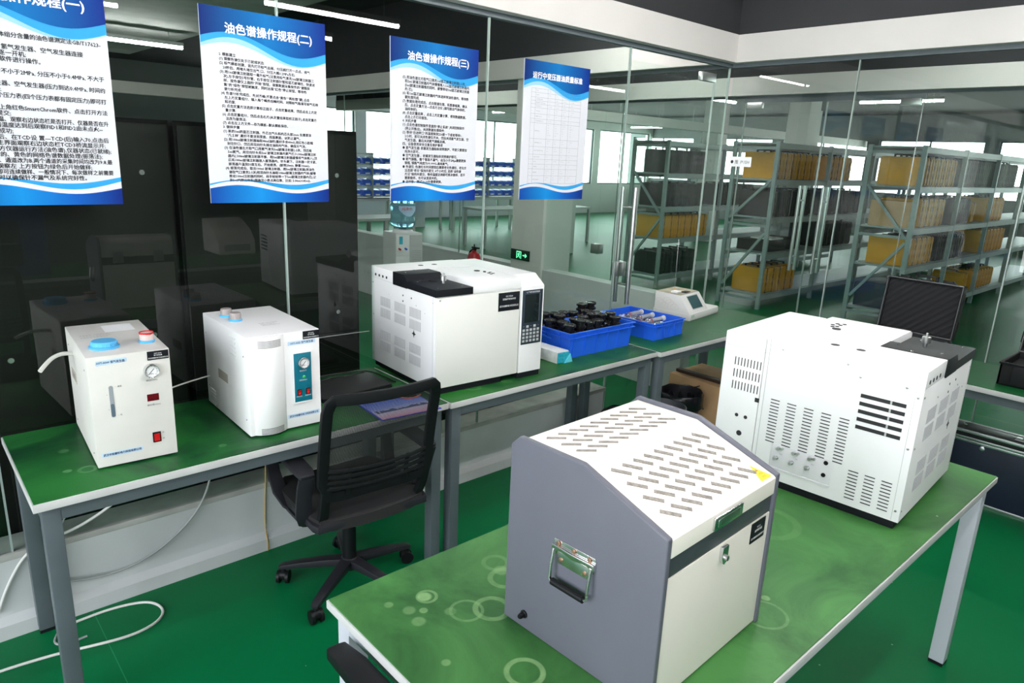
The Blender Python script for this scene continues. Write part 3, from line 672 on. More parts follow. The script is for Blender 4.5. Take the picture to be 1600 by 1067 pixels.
lettering('top_lettering', [('注意事项: 请使用蒸馏水', .02, .28, .009, .12), ('严禁在无水状态下开机', .02, .262, .009, .12), ('定期检查电解液浓度', .02, .244, .009, .12), ('加水口 排气口', .03, .06, .009, .14)], INKG, h2, (0, 0, Hh), (1, 0, 0), (0, 1, 0))
gauge(h2, .171, .297, .0225)
plate_text(h2, .164, .225, .329, .357, [('HYT-A300', .33, .17, .8), ('氢气发生器', .55, .17, .8), ('武汉中旭睿科电力科技有限公司', .85, .17, .92)])
flat('title_strip', [(.022, .336), (.026, .331), (.106, .335), (.108, .347), (.1, .350), (.025, .346)], PALEB, h2, (0, 0, 0), FX, FZ, .0006)
lettering('title_lettering', [('HYT-A300 氢气发生器', .064, .3365, .009, .075)], INKB, h2, (0, -.0006, 0), FX, FZ, align='CENTER', bold=.02)
flat('maker_strip', [(.013, .038), (.127, .038), (.127, .052), (.013, .052)], PALEB, h2, (0, 0, 0), FX, FZ, .0006)
lettering('maker_lettering', [('武汉中旭睿科电力科技有限公司', .070, .0415, .009, .105)], INKB, h2, (0, -.0006, 0), FX, FZ, align='CENTER', bold=.03)
def stad(x, z0, z1, w, n=8):
    r = w/2; return [(x+r*math.cos(a), z1-r+r*math.sin(a)) for a in [PI*i/n for i in range(n+1)]]+[(x+r*math.cos(a), z0+r+r*math.sin(a)) for a in [PI+PI*i/n for i in range(n+1)]]
lv = flat('level_window', stad(.0565, .163, .265, .0115), mat('level_glass', (.30, .33, .36), .15), h2, (0, 0, 0), FX, FZ, .0008)
flat('water', stad(.0565, .165, .207, .0095), mat('level_water', (.10, .14, .18), .1), lv, (0, 0, 0), FX, FZ, .0012)
lettering('scale_lettering', [('— 最高', .067, .258, .006, .02), ('— 低', .067, .166, .006, .02), ('▪', .043, .236, .006, .01), ('▪', .044, .188, .006, .01)], INK, h2, (0, 0, 0), FX, FZ)
bx(.153, .187, -.0015, 0, .196, .219).build('display', REDD, h2, bevel=.0008)
lettering('front_lettering', [('输出压力(MPa)', .171, .262, .0065, .032), ('输出流量(ml/min)', .171, .181, .0065, .038), ('开', .190, .083, .006, .01), ('关', .190, .063, .006, .01)], INK, h2, (0, 0, 0), FX, FZ, align='CENTER')
rocker(h2, .1705, .0735, .024, .034)
sl = MB(); sl.prism([(.275, .20), (.375, .20), (.375, .235), (.275, .235)], 'x', -.0015, 0).build('side_grip', mat('grip_beige', (.42, .40, .36), .5), h2, bevel=.0006)
bx(-.0022, -.0014, .285, .365, .206, .228).build('grip_recess', DUSTY, h2, smooth=False)
screws(h2, [(0, .05, .31), (0, .05, .04), (0, .39, .31), (0, .39, .04)], '-x', .003, INKG)
flat('rust_mark', [(.33, .03), (.42, .035), (.41, .075), (.36, .085)], mat('yellowed_label', (.66, .56, .36), .6, var=.2, vscale=40), h2, (0, 0, 0), (0, -1, 0), FZ, .0005) if False else None
tag(MB().tube([(0, .30, .30), (-.03, .30, .305), (-.06, .28, .30), (-.085, .25, .285), (-.10, .235, .272)], .0065, 10, smooth=2).build('outlet_hose', mat('milky_hose', (.62, .62, .58), .35), h2), 'white hose stub')

# ------------------------------------------------------------------ air generator
air = empty('air_generator', (.862, 2.267, .75), -1.5, 'white air generator with bulging front column and teal gauge panel, beside the hydrogen generator', 'gas generator')
W, D, Hh = .263, .447, .362
bx(0, W, 0, D, .006, Hh).build('housing', WHITE, air, bevel=.0025)
pts = [(.016, 0)] + [(.016+.116*(.5-.5*math.cos(PI*i/10)), -.022*math.sin(PI*i/10)**.75) for i in range(11)] + [(.132, 0), (.132, .001), (.016, .001)]
MB().prism([(.016, .002)] + [(.016+.116*i/12, -.024*math.sin(PI*i/12)**.8) for i in range(13)] + [(.132, .002)], 'z', .007, Hh-.002).build('front_column', WHITE, air, bevel=.0006, seg=1, ang=50)
def col_y(x): return -.024*max(0, math.sin(PI*(x-.016)/.116))**.8
sv = MB()
for zz in [.346-.0045*i for i in range(6)]+[.030-.0045*i for i in range(6)]:
    n = 8; xs = [.034+.081*i/n for i in range(n+1)]
    for a, b in zip(xs, xs[1:]):
        sv.prism([(a, col_y(a)-.0004), (b, col_y(b)-.0004), (b, col_y(b)+.001), (a, col_y(a)+.001)], 'z', zz-.0009, zz+.0009)
sv.build('column_vents', DARK, air, smooth=False)
bx(.158, .2305, -.006, 0, .096, .286).build('panel_bezel', WHITE, air, bevel=.001)
pn = bx(.162, .2265, -.0075, -.005, .103, .283).build('control_panel', TEAL, air, bevel=.0006)
tag(pn, 'teal control panel')
gauge(air, .1945, .249, .0205, -.0075)
MB().lathe([(.006, 0), (.006, .003), (.004, .005), (0, .0055)], (.197, -.0075, .194), 20, (0, -1, 0)).build('indicator_lamp', mat('green_lamp', (.02, .35, .10), .2), air)
rocker(air, .178, .139, .0145, .022, -.0075); rocker(air, .2105, .139, .0145, .022, -.0075)
lettering('panel_lettering', [('输出压力', .1945, .2155, .0065, .03), ('空压机排水', .1945, .1805, .006, .03), ('排水开关', .178, .121, .0055, .022), ('电源开关', .2105, .121, .0055, .022)], INKW, air, (0, -.0076, 0), FX, FZ, align='CENTER')
plate_text(air, .201, .262, .3305, .3595, [('HYT-A3D', .33, .17, .8), ('空气发生器', .55, .17, .8), ('武汉中旭睿科电力科技有限公司', .85, .17, .92)])
flat('title_strip', rect(.145, .247, .314, .328), PALEB, air, (0, 0, 0), FX, FZ, .0006)
lettering('title_lettering', [('HYT-A3D 空气发生器', .197, .3175, .009, .085)], INKB, air, (0, -.0006, 0), FX, FZ, align='CENTER', bold=.02)
flat('maker_strip', rect(.136, .256, .043, .058), PALEB, air, (0, 0, 0), FX, FZ, .0006)
lettering('maker_lettering', [('武汉中旭睿科电力科技有限公司', .196, .047, .009, .108)], INKB, air, (0, -.0006, 0), FX, FZ, align='CENTER', bold=.03)
GREYCAP = mat('smoky_cap', (.36, .32, .31), .25)
for (x, y) in ((.055, .345), (.060, .262)): cap(air, x, y, Hh, .020, .030, GREYCAP, name='filler_cap')
lv = MB()
for i in range(5): lv.prism([(.10, .338-.016*i), (.155, .338-.016*i), (.15, .330-.016*i), (.105, .330-.016*i)], 'x', -.004, 0)
lv.build('louvres', WHITE, air, bevel=.001); lv = MB()
for i in range(5): lv.prism([(.345, .075-.014*i), (.405, .075-.014*i), (.40, .068-.014*i), (.35, .068-.014*i)], 'x', -.004, 0)
lv.build('louvres', WHITE, air, bevel=.001)
tag(bx(-.002, 0, .20, .30, .145, .180).build('side_grip', mat('grip_tan', (.33, .31, .27), .5), air, bevel=.0006), 'grey side grip')
screws(air, [(0, .03, .29), (0, .03, .06), (0, .42, .29), (0, .42, .08)], '-x', .003, INKG)
lettering('top_lettering', [('注意: 压力调节', .11, .17, .011, .08), ('请定时排水', .11, .152, .011, .08), ('请勿遮挡风口', .11, .134, .011, .08)], INKG, air, (0, 0, Hh), (1, 0, 0), (0, 1, 0))
tag(MB().tube([(W, .38, .235), (W+.05, .38, .238), (W+.10, .385, .215), (W+.14, .39, .17), (W+.17, .40, .10), (W+.19, .42, .02)], .004, 8, smooth=2).build('outlet_hose', BLUEH, air), 'blue hose')

# ------------------------------------------------------------------ gas chromatographs
def chromatograph(loc, rz, label, W=.588, D=.548, rear_plate=False):
    r = empty('gas_chromatograph', loc, rz, label, 'gas chromatograph', 'white gas chromatographs')
    XS_ = .452                       # seam between oven and keypad column
    # black base
    b = MB().box(.012, .36, .008, D-.01, 0, .030).box(.36, XS_, .05, D-.01, .004, .030).box(XS_, W-.004, .004, D-.01, 0, .030)
    b.build('base', BLACK, r, bevel=.002)
    # oven body
    bx(.0, XS_-.002, .006, D-.004, .026, .424).build('oven_body', WHITE, r, bevel=.002)
    MB().box(.004, XS_-.008, -.002, .008, .030, .418).build('front_door', mat('door_enamel', (.74, .74, .71), .4, var=.015, vscale=4, bump=.015, bscale=350), r, bevel=.002)
    # column with bevelled top front
    MB().prism([(.0, .026), (D-.002, .026), (D-.002, .474), (.066, .474), (.0, .428)], 'x', XS_, W).build('keypad_column', WHITE, r, bevel=.003)
    # top lid and rear strip
    MB().prism([(.0, .424), (.345, .424), (.345, .474), (.02, .474), (.0, .466)], 'x', .186, XS_-.002).build('top_lid', WHITE, r, bevel=.003)
    bx(0, XS_-.002, .347, D-.004, .424, .476).build('rear_cover', WHITE, r, bevel=.003)
    bx(.0, XS_-.002, D-.006, D-.002, .026, .476).build('rear_panel', WHITE, r, bevel=.001)
    # black injector deck, stepped
    dk = MB().prism([(-.004, .422), (.225, .422), (.225, .420), (.345, .420), (.345, .477), (.25, .477), (.225, .452), (-.004, .452)], 'x', -.003, .184).build('injector_deck', BLACK, r, bevel=.003)
    screws(dk, [(.03, .03, .452), (.15, .03, .452), (.03, .19, .452), (.16, .17, .452)], 'z', .004, STEEL)
    screws(dk, [(.03, .29, .477), (.15, .29, .477), (.1, .335, .477)], 'z', .004, STEEL)
    MB().lathe([(.019, 0), (.019, .001), (0, .001)], (.105, .185, .452), 20).build('port_plate', BLACKP, dk)
    ks = MB().lathe([(.006, 0), (.006, .012), (.013, .013), (.013, .032), (.011, .034), (.004, .034), (.004, .045), (0, .045)], (.115, .12, .452), 24)
    ks.build('injector_nut', BRUSH, dk)
    st = MB().box(.03, .10, .20, .206, .452, .4535).cyl((.06, .215, .452), (.06, .215, .4535), .012, 18)
    st.build('deck_slots', DARK, dk, smooth=False)
    # holes on top
    hm = MB()
    for x, y, rr in ((.362, .217, .014), (.205, .45, .013), (.28, .45, .013)): hm.cyl((x, y, .4745), (x, y, .4765), rr, 24)
    for x, y in ((.385, .19), (.375, .175), (.395, .16), (.375, .145), (.39, .13), (.37, .12)): hm.cyl((x, y, .4742), (x, y, .4755), .007, 14)
    hm.build('top_holes', DARK, r, smooth=False)
    # louvre groups on the oven side (local x = 0)
    for ci, (y0, y1) in enumerate(((.370, .462), (.238, .335), (.111, .205))):
        for z0 in (.305, .252, .147, .095):
            zz = z0; vm = MB()
            for i in range(9):
                y = y0+(y1-y0)*(i+.5)/9; vm.box(-.0010, .002, y-.0022, y+.0022, zz, zz+.042)
            vm.build('louvre_group', mat('louvre_grey', (.40, .40, .42), .55), r, smooth=False)
    hd = MB()
    for y in (.506, .472, .439, .405): hd.cyl((-.0008, y, .440), (.002, y, .440), .0065, 16)
    for y, z in ((.26, .385), (.19, .385), (.26, .36)): hd.cyl((-.0008, y, z), (.002, y, z), .004, 12)
    hd.prism([(.168+a*math.cos(t), .233+a*math.sin(t)) for t, a in [(2*PI*i/16, .017 if i % 4 == 0 else .008) for i in range(16)]], 'x', -.0008, .002)
    hd.build('side_holes', DARK, r, smooth=False)
    screws(r, [(-.0, .38, .37), (-.0, .15, .36), (-.0, .08, .34), (0, .02, .395), (0, .02, .06), (0, .535, .40), (0, .535, .06)], '-x', .003)
    # black name plate, control panel
    plate_text(r, .322, .440, .330, .412, [('GC-9560', .25, .13, .6), ('变压器油气相色谱分析仪', .40, .11, .62), ('武汉中旭睿科电力科技有限公司', .78, .12, .88)], y=-.002)
    cp = bx(.461, .578, -.003, .001, .160, .411).build('control_panel', PANELB, r, bevel=.001)
    bx(.474, .556, -.0038, -.001, .262, .392).build('screen', SCREEN, cp, bevel=.0008)
    bx(.560, .5625, -.0045, -.001, .265, .392).build('stylus', BRUSH, cp, smooth=False)
    kk = MB()
    for i in range(5):
        for j in range(4):
            x = .473+i*.0212; z = .176+j*.0168; kk.box(x-.0065, x+.0065, -.0048, -.002, z-.0055, z+.0055)
        if i in (1, 3): kk.box(.473+i*.0212-.0065, .473+i*.0212+.0065, -.0048, -.002, .176+4*.0168-.0055, .176+4*.0168+.0055)
    kk.build('keypad', KEY, cp, bevel=.0008)
    lettering('panel_lettering', [('GC 气相色谱仪控制面板', .520, .399, .008, .08), ('—', .473, .243, .008, .01), ('—', .515, .243, .008, .01), ('—', .558, .243, .008, .01)], INKW, cp, (0, -.003, 0), FX, FZ, align='CENTER')
    # rear panel (local y = D)
    Y = D-.002; rp_ = MB()
    def slot(x0, x1, z0, z1): rp_.box(x0, x1, Y-.001, Y+.0010, z0, z1)
    def done(nm='vent_group'):
        nonlocal rp_
        rp_.build(nm, DARK, r, smooth=False); rp_ = MB()
    for j in range(3):
        for i in range(9): x = .460+i*.0107; slot(x-.0014, x+.0014, .368-.040*j, .395-.040*j)
        done()
    for c in range(5):
        x0 = .174+c*.0525
        for i in range(14): z = .148+i*.0106; slot(x0, x0+.028, z-.0014, z+.0014)
        done()
    for c in range(3):
        x0 = .033+c*.046
        for i in range(9): z = .050+i*.0107; slot(x0, x0+.028, z-.0014, z+.0014)
        done()
    for i in range(5): z = .274+i*.0237; slot(.036, .156, z-.0055, z+.0055)
    done()
    for x, z, rr in ((.518, .202, .006), (.487, .202, .006), (.502, .143, .009)): rp_.cyl((x, Y-.001, z), (x, Y+.001, z), rr, 20)
    slot(.450, .464, .262, .276)
    rp_.build('rear_holes', DARK, r, smooth=False)
    br = MB()
    for i in range(5): z = .274+i*.0237; br.box(.072, .077, Y+.0005, Y+.0016, z-.0055, z+.0055)
    br.build('vent_bridge', KEY, r, smooth=False)
    # recessed connector bay
    fr = MB().box(.198, .388, Y-.001, Y+.0035, .062, .068).box(.198, .388, Y-.001, Y+.0012, .068, .146).box(.386, .390, Y-.001, Y+.003, .064, .146)
    bay = fr.build('connector_bay', mat('bay_grey', (.66, .66, .68), .5), r, bevel=.0008)
    for x in (.365, .315, .265):
        MB().cyl((x, Y, .135), (x, Y+.014, .135), .0055, 14).cyl((x-.012, Y, .137), (x-.012, Y+.010, .137), .004, 12).build('gas_fitting', BRUSH, bay)
        MB().cyl((x+.004, Y, .102), (x+.004, Y+.018, .102), .005, 14).cyl((x+.004, Y, .102), (x+.004, Y+.007, .102), .0075, 6).build('gas_fitting', BRUSH, bay)
    for x, z in ((.218, .136), (.220, .096)): MB().cyl((x, Y, z), (x, Y+.004, z), .0065, 16).build('plug', BLACKP, bay)
    lettering('bay_lettering', [('N2', -.360, .115, .007, .02), ('H2', -.310, .115, .007, .02), ('Air', -.260, .115, .007, .02)], INKG, bay, (0, Y+.0012, 0), (-1, 0, 0), FZ)
    screws(r, [(.397, Y, .451), (.204, Y, .450), (.165, Y, .421), (.043, Y, .421), (.012, Y, .40), (.012, Y, .25), (.012, Y, .06)], 'y', .0035)
    screws(r, [(0, .53, .40), (0, .53, .25)], '-x', .0035)
    sm = MB().box(.4365, .4380, Y-.0005, Y+.0006, .03, .476).box(.438, W, Y-.0005, Y+.0004, .4285, .4295).box(.019, .0200, Y-.0005, Y+.0005, .03, .476).box(-.0006, .0006, .0185, .0195, .03, .42)
    sm.build('panel_seams', KEY, r, smooth=False)
    screws(r, [(.02, -.002, .408), (.02, -.002, .045)], '-y', .004)
    return r
chromatograph((1.640, 2.262, .75), -3.0, 'white gas chromatograph on the wall bench, front with keypad facing the room')
chromatograph((2.586, .6072, .75), 93.7, 'white gas chromatograph on the front table, seen from its slotted rear panel')

# ------------------------------------------------------------------ shaker (grey and ivory box)
sh = empty('oil_shaker', (.933, .600, .75), 2.2, 'large grey and ivory shaker box with slotted sloping lid, on the front table', 'laboratory machine')
W, D = .421, .392
prof = [(0, 0), (0, .363), (.20, .434), (.37, .434), (.392, .412), (.392, 0)]
for x0, x1 in ((0, .015), (W-.015, W)):
    tag(MB().prism(prof, 'x', x0, x1).build('side_panel', GREYB, sh, bevel=.004, seg=3), 'slate grey side panel')
GAPC = GREYD
bx(.014, W-.014, .012, .385, .004, .325).build('core_body', GREYD, sh, smooth=False)
bx(.016, W-.016, .004, .014, .006, .276).build('front_panel', mat('ivory_front', (.70, .68, .61), .42, var=.015, vscale=4, bump=.06, bscale=380), sh, bevel=.0015)
tag(bx(.014, W-.014, .006, .02, .276, .318).build('cross_band', GREYD, sh, bevel=.0015), 'dark grey band below the lid')
lid = MB().prism([(.001, .320), (.001, .357), (.006, .361), (.2005, .4275), (.366, .4275), (.386, .408), (.386, .320)], 'x', .0165, W-.0165).build('lid', IVORY, sh, bevel=.002, seg=2)
sl = MB(); k = (.4275-.361)/(.2005-.006)
def pslot(cx, cy, L=.036, w=.0052, ang=-38, slope=True):
    a = math.radians(ang); dx, dy = math.cos(a)*L/2, math.sin(a)*L/2; nx = w
    P = [(cx-dx-nx, cy-dy), (cx-dx+nx*.2, cy-dy+.0), (cx+dx+nx, cy+dy), (cx+dx-nx*.2, cy+dy)]
    P = [(cx-dx-w, cy-dy-w*.1), (cx+dx-w*.3, cy+dy-w*.9), (cx+dx+w, cy+dy+w*.1), (cx-dx+w*.3, cy-dy+w*.9)]
    zf = (lambda y: .361+k*(y-.006)) if slope else (lambda y: .4275)
    v0 = [sl.bm.verts.new((x, y, zf(y)+.0014)) for x, y in P]; v1 = [sl.bm.verts.new((x, y, zf(y)-.001)) for x, y in P]
    sl.bm.faces.new(v0); sl.bm.faces.new(v1[::-1])
    for i in range(4): j = (i+1) % 4; sl.bm.faces.new([v0[i], v1[i], v1[j], v0[j]])
for yy in (.158, .119, .081, .042):
    for i in range(9): pslot(.068+.0355*i, yy)
sl.build('vent_slots', DUSTY, lid, smooth=False); sl = MB()
for yy in (.326, .285, .245):
    for i in range(9): pslot(.066+.0352*i, yy, slope=False)
sl.build('vent_slots', DUSTY, lid, smooth=False)
uu, vv = Vector((1, 0, 0)), Vector((0, 1, k)).normalized()
st = flat('warning_sticker', [(.352, .002), (.396, .002), (.374, .045)], YEL, lid, (0, .006, .361), uu, vv, .0008)
lettering('sticker_lettering', [('注意安全', .374, .016, .006, .018), ('高温', .374, .007, .006, .014), ('▲', .374, .026, .009, .01)], mat('brown_ink', (.45, .22, .02), .6), st, (0, .006, .361), uu, vv, off=.0010, align='CENTER')
pl = bx(.152, .258, -.0045, .001, .325, .352).build('pull_recess', STEEL, lid, bevel=.002)
bx(.164, .246, -.0052, -.004, .331, .346).build('recess_inset', BRUSH, pl, bevel=.0006)
bx(.164, .174, -.0056, -.004, .331, .346).build('pull_flap', STEEL, pl, bevel=.0006)
kl = MB().prism([(.200, .272), (.222, .272), (.222, .248), (.218, .236), (.211, .231), (.204, .236), (.200, .248)], 'y', -.004, .005).build('hasp', STEEL, sh, bevel=.0015)
MB().lathe([(.006, 0), (.006, .006), (.003, .007), (0, .007)], (.211, -.004, .248), 16, (0, -1, 0)).build('lock_cylinder', BRUSH, kl)
plate_text(sh, .326, .386, .228, .274, [('HZ-20', .32, .12, .6), ('油样振荡器', .50, .14, .8), ('武汉中旭睿科电力科技有限公司', .82, .12, .92)], y=.004)
# side handle (faces -X)
def side_handle(parent, x, s, y0, y1):
    h = MB().prism([(y0, .222), (y1, .222), (y1+.002, .228), (y1+.002, .250), (y1, .256), (y0, .256), (y0-.002, .25), (y0-.002, .228)], 'x', x, x+s*.0025).build('handle_bracket', STEEL, parent, bevel=.0006)
    MB().prism([(y0-.002, .232), (y0+.02, .236), ((y0+y1)/2, .231), (y1-.02, .236), (y1+.002, .232), (y1+.002, .245), ((y0+y1)/2, .243), (y0-.002, .245)], 'x', x+s*.002, x+s*.009).build('hinge_barrel', STEEL, h, bevel=.002)
    MB().box(min(x+s*.002, x+s*.004), max(x+s*.002, x+s*.004), y0+.012, y1-.010, .205, .232).build('spring_plate', STEEL, h, bevel=.001)
    MB().tube([(x+s*.008, y0+.004, .236), (x+s*.014, y0+.004, .20), (x+s*.016, y0+.004, .174), (x+s*.016, y0+.008, .168), (x+s*.016, y1-.008, .168), (x+s*.016, y1-.004, .174), (x+s*.014, y1-.004, .20), (x+s*.008, y1-.004, .236)], .0035, 10).build('handle_bail', STEEL, h)
    MB().cyl((x+s*.016, y0+.011, .168), (x+s*.016, y1-.011, .168), .0075, 16).build('handle_grip', BLACKP, h)
    rv = MB()
    for yy, z in ((y0+.012, .249), ((y0+y1)/2, .249), (y1-.012, .249), (y0+.022, .215), (y1-.020, .215)): rv.lathe([(.005, 0), (.0045, .002), (0, .003)], (x+s*.0035, yy, z), 14, (s, 0, 0))
    rv.build('rivet', COPPER, h)
side_handle(sh, 0, -1, .150, .254); side_handle(sh, W, 1, .150, .254)
MB().lathe([(.009, 0), (.009, .003), (.006, .004), (.006, .014), (.004, .017), (0, .017)], (0, .329, .036), 20, (-1, 0, 0)).build('fuse_holder', BLACKP, sh)
# back: hinges and louvres (mirrored in the left glass)
for x in (.10, .32): MB().box(x-.028, x+.028, .385, .392, .285, .35).cyl((x-.028, .392, .318), (x+.028, .392, .318), .005, 10).build('lid_hinge', BRUSH, sh, bevel=.001)
bl = MB()
for c in range(4):
    for i in range(5): x = .07+c*.08; z = .20-.03*i; bl.prism([(.3845, z), (.3925, z), (.3845, z+.010)], 'x', x, x+.045)
bx(.016, W-.016, .38, .3875, .01, .275).build('back_panel', IVORY, sh, smooth=False)
bl.build('back_louvres', IVORY, sh)

# ------------------------------------------------------------------ desk chairs
def chair(loc, rz, label, base_rz=70, up=0, cat='office chair', fwd=0, tee=False):
    r = empty('office_chair', loc, rz, label, cat, 'black mesh office chairs')
    SZ = .455+up; up0 = up
    # five star base, casters
    hub = MB().lathe([(.0, .075), (.035, .075), (.042, .085), (.04, .115), (.028, .125), (.0, .125)], (0, 0, 0), 24).build('base_hub', GREYP, r)
    for i in range(5):
        a = math.radians(base_rz+72*i); c, s = math.cos(a), math.sin(a)
        arm = MB().strap([(c*q, s*q, z) for q, z in ((.02, .105), (.10, .100), (.2, .088), (.262, .078), (.285, .072))], (-s, c, 0), [.05, .044, .038, .034, .028], [.034, .03, .024, .02, .016]).build('base_arm', GREYP, r, bevel=.005)
        x, y = c*.27, s*.27; q = math.radians(37*i+15); cc, ss = math.cos(q), math.sin(q)
        cs = MB().cyl((x-ss*.012, y+cc*.012, .027), (x-ss*.024, y+cc*.024, .027), .027, 20).cyl((x+ss*.012, y-cc*.012, .027), (x+ss*.024, y-cc*.024, .027), .027, 20)
        cs.cyl((x-ss*.012, y+cc*.012, .035), (x+ss*.012, y-cc*.012, .035), .020, 16).cyl((x, y, .045), (x, y, .078), .010, 12)
        cs.build('caster', BLACKP, r)
    MB().cyl((0, 0, .10), (0, 0, .27), .028, 20).cyl((0, 0, .27), (0, 0, SZ-.09), .014, 16).build('gas_lift', BLACKP, r)
    MB().cyl((0, 0, .27), (0, 0, .30), .0145, 16).build('lift_collar', STEEL, r)
    MB().box(-.11, .11, -.13, .10, SZ-.10, SZ-.065).box(.11, .19, .02, .035, SZ-.088, SZ-.078).build('tilt_mechanism', BLACKP, r, bevel=.008)
    MB().tube([(.14, -.06, SZ-.09), (.145, -.07, SZ-.13), (.15, -.07, SZ-.16)], .004, 8).build('tilt_cord', BLACKP, r)
    # seat: dished cushion, rear edge thinner
    n = 12; bm = MB(); W_, D_ = .235, .235
    def sh_(i, j, top):
        u = -1+2*i/n; v = -1+2*j/n; ru = math.copysign(abs(u)**1.0, u)
        x = u*W_*(1-.10*abs(v)**3); y = v*D_*(1-.06*abs(u)**3)
        z = SZ-.012*(1-u*u)+(.012 if top else -.05)-(.014*max(0, v)**3 if top else 0)
        e = max(abs(u), abs(v))
        if top: z -= .02*max(0, e-.82)/.18
        return (x, y, z)
    T = [[bm.bm.verts.new(sh_(i, j, True)) for j in range(n+1)] for i in range(n+1)]; B = [[bm.bm.verts.new(sh_(i, j, False)) for j in range(n+1)] for i in range(n+1)]
    for i in range(n):
        for j in range(n):
            bm.bm.faces.new([T[i][j], T[i+1][j], T[i+1][j+1], T[i][j+1]]); bm.bm.faces.new([B[i][j], B[i][j+1], B[i+1][j+1], B[i+1][j]])
    for i in range(n):
        for L1, L2 in (((T[i][0], T[i+1][0]), (B[i][0], B[i+1][0])), ((T[i+1][n], T[i][n]), (B[i+1][n], B[i][n])), ((T[0][i+1], T[0][i]), (B[0][i+1], B[0][i])), ((T[n][i], T[n][i+1]), (B[n][i], B[n][i+1]))):
            bm.bm.faces.new([L1[0], L2[0], L2[1], L1[1]])
    bm.build('seat', SEATM, r, bevel=0, ang=60)
    MB().prism([(-.225, -.232), (.225, -.232), (.235, -.20), (.235, .0), (-.235, .0), (-.235, -.20)], 'z', SZ-.052, SZ-.022).build('seat_rim', GREYP, r, bevel=.006)
    # backrest: curved in plan, leaning back
    def bp(u, z):     # u -1..1, z 0..1
        zz = SZ-.02+z*.498; y = -.225-.055*z-.05*z*z+.035*u*u*(.4+.6*z)-.03*(1-u*u)*math.exp(-((z-.32)/.25)**2)*-1
        w_ = .212
        return Vector((u*w_, y-.02, zz))
    fr = MB(); pts = []
    zl, zh = .22, 1.0
    pts += [bp(-.86, zl)]+[bp(-1+.0*t, zl+(zh-zl)*t) for t in (.15, .3, .45, .6, .75, .88)]+[bp(-.97, .97)]
    pts += [bp(-.9+.2*i, 1.0) for i in range(10)]+[bp(.97, .97)]+[bp(1, zl+(zh-zl)*t) for t in (.88, .75, .6, .45, .3, .15)]+[bp(.86, zl)]
    pts += [bp(.6-.2*i, zl-.01) for i in range(7)]
    n = len(pts); rings = []
    for i, p in enumerate(pts):
        t = (pts[(i+1) % n]-pts[i-1]).normalized(); nrm = Vector((0, 1, -.1)).normalized(); side = t.cross(nrm).normalized()
        big = 1.0
        ww, tt = .019*big, .011
        rings.append([fr.bm.verts.new(p+side*a*ww+nrm*b*tt) for a, b in ((-1,-1),(1,-1),(1,1),(-1,1))])
    for i in range(n):
        a, b = rings[i], rings[(i+1) % n]
        for q in range(4): j = (q+1) % 4; fr.bm.faces.new([a[q], a[j], b[j], b[q]])
    fr.build('back_frame', BLACKP, r, bevel=.004)
    nm = MB(); NU, NV = 16, 14
    V = [[nm.bm.verts.new(bp(-.97+1.94*i/NU, .22+.76*j/NV)) for j in range(NV+1)] for i in range(NU+1)]
    for i in range(NU):
        for j in range(NV): nm.bm.faces.new([V[i][j], V[i+1][j], V[i+1][j+1], V[i][j+1]])
    o = nm.build('back_net', NET, r, ang=80)
    lb = MB()
    for q in range(4):
        z = .27+.048*q
        lb.strap([tuple(bp(u, z+.035*abs(u)**2)+Vector((0, -.022+.018*abs(u)**3, 0))) for u in [-.93+1.86*i/12 for i in range(13)]], (0, .2, 1), .013, .007)
    for u in (-.55, .55): lb.strap([tuple(bp(u, z)+Vector((0, -.016, 0))) for z in (.22, .30, .38, .44)], (1, 0, 0), .016, .006)
    lb.build('lumbar_ribs', BLACKP, r, bevel=.0015)
    for s in (-1, 1): MB().strap([tuple(bp(s*.93, .30)), tuple(bp(s*.95, .20)), (s*.20, -.225, SZ+.03), (s*.195, -.19, SZ-.04), (s*.15, -.12, SZ-.075)], (1, 0, 0), .034, .022).build('back_bracket', BLACKP, r, bevel=.003)
    # arm loops
    for s in (-1, 1):
        X = s*.250; up = up0-(0 if tee else .022)
        arm = MB()
        if tee:
            arm.strap([(X, .15+fwd, .650+up), (X, .13+fwd, .658+up), (X, .05+fwd, .664+up), (X, -.08+fwd, .664+up), (X, -.15+fwd, .655+up)], (1, 0, 0), [.026, .046, .056, .056, .04], [.014, .026, .032, .032, .02])
            a = arm.build('arm_pad', BLACKP, r, bevel=.006)
            MB().strap([(X, -.02, .65+up), (X, -.05, .55+up), (X-s*.02, -.07, .45+up), (X-s*.08, -.07, .41+up)], (0, 1, 0), [.07, .06, .06, .06], .02).build('arm_post', GREYP, r, bevel=.004)
            continue
        arm.strap([(X, .15, .655+up), (X, .05, .662+up), (X, -.08, .664+up), (X, -.19, .658+up), (X, -.215, .650+up)], (1, 0, 0), [.05, .062, .066, .062, .05], [.018, .022, .022, .02, .014])
        a = arm.build('arm_pad', GREYP, r, bevel=.005)
        lo = MB()
        lo.strap([(X-s*.0, -.205, .645+up), (X-s*.0, -.185, .60+up), (X-s*.002, -.165, .54+up), (X-s*.008, -.145, .47+up), (X-s*.03, -.125, .425+up), (X-s*.06, -.11, .405+up)], (1, -.15, 0), [.055, .056, .056, .06, .07, .07], .015)
        lo.strap([(X, .15, .645+up), (X, .155, .60+up), (X-s*.003, .135, .53+up), (X-s*.01, .10, .465+up), (X-s*.03, .05, .425+up), (X-s*.06, .0, .405+up)], (1, .15, 0), [.05, .05, .05, .055, .06, .06], .015)
        lo.strap([(X-s*.035, -.12, .415+up), (X-s*.035, .04, .415+up)], (1, 0, 0), .05, .014)
        lo.build('arm_loop', GREYP, r, bevel=.004)
    return r
chair((1.250, 2.30, 0), -3.5, 'black mesh office chair pushed under the left wall bench, back to the camera', base_rz=73)
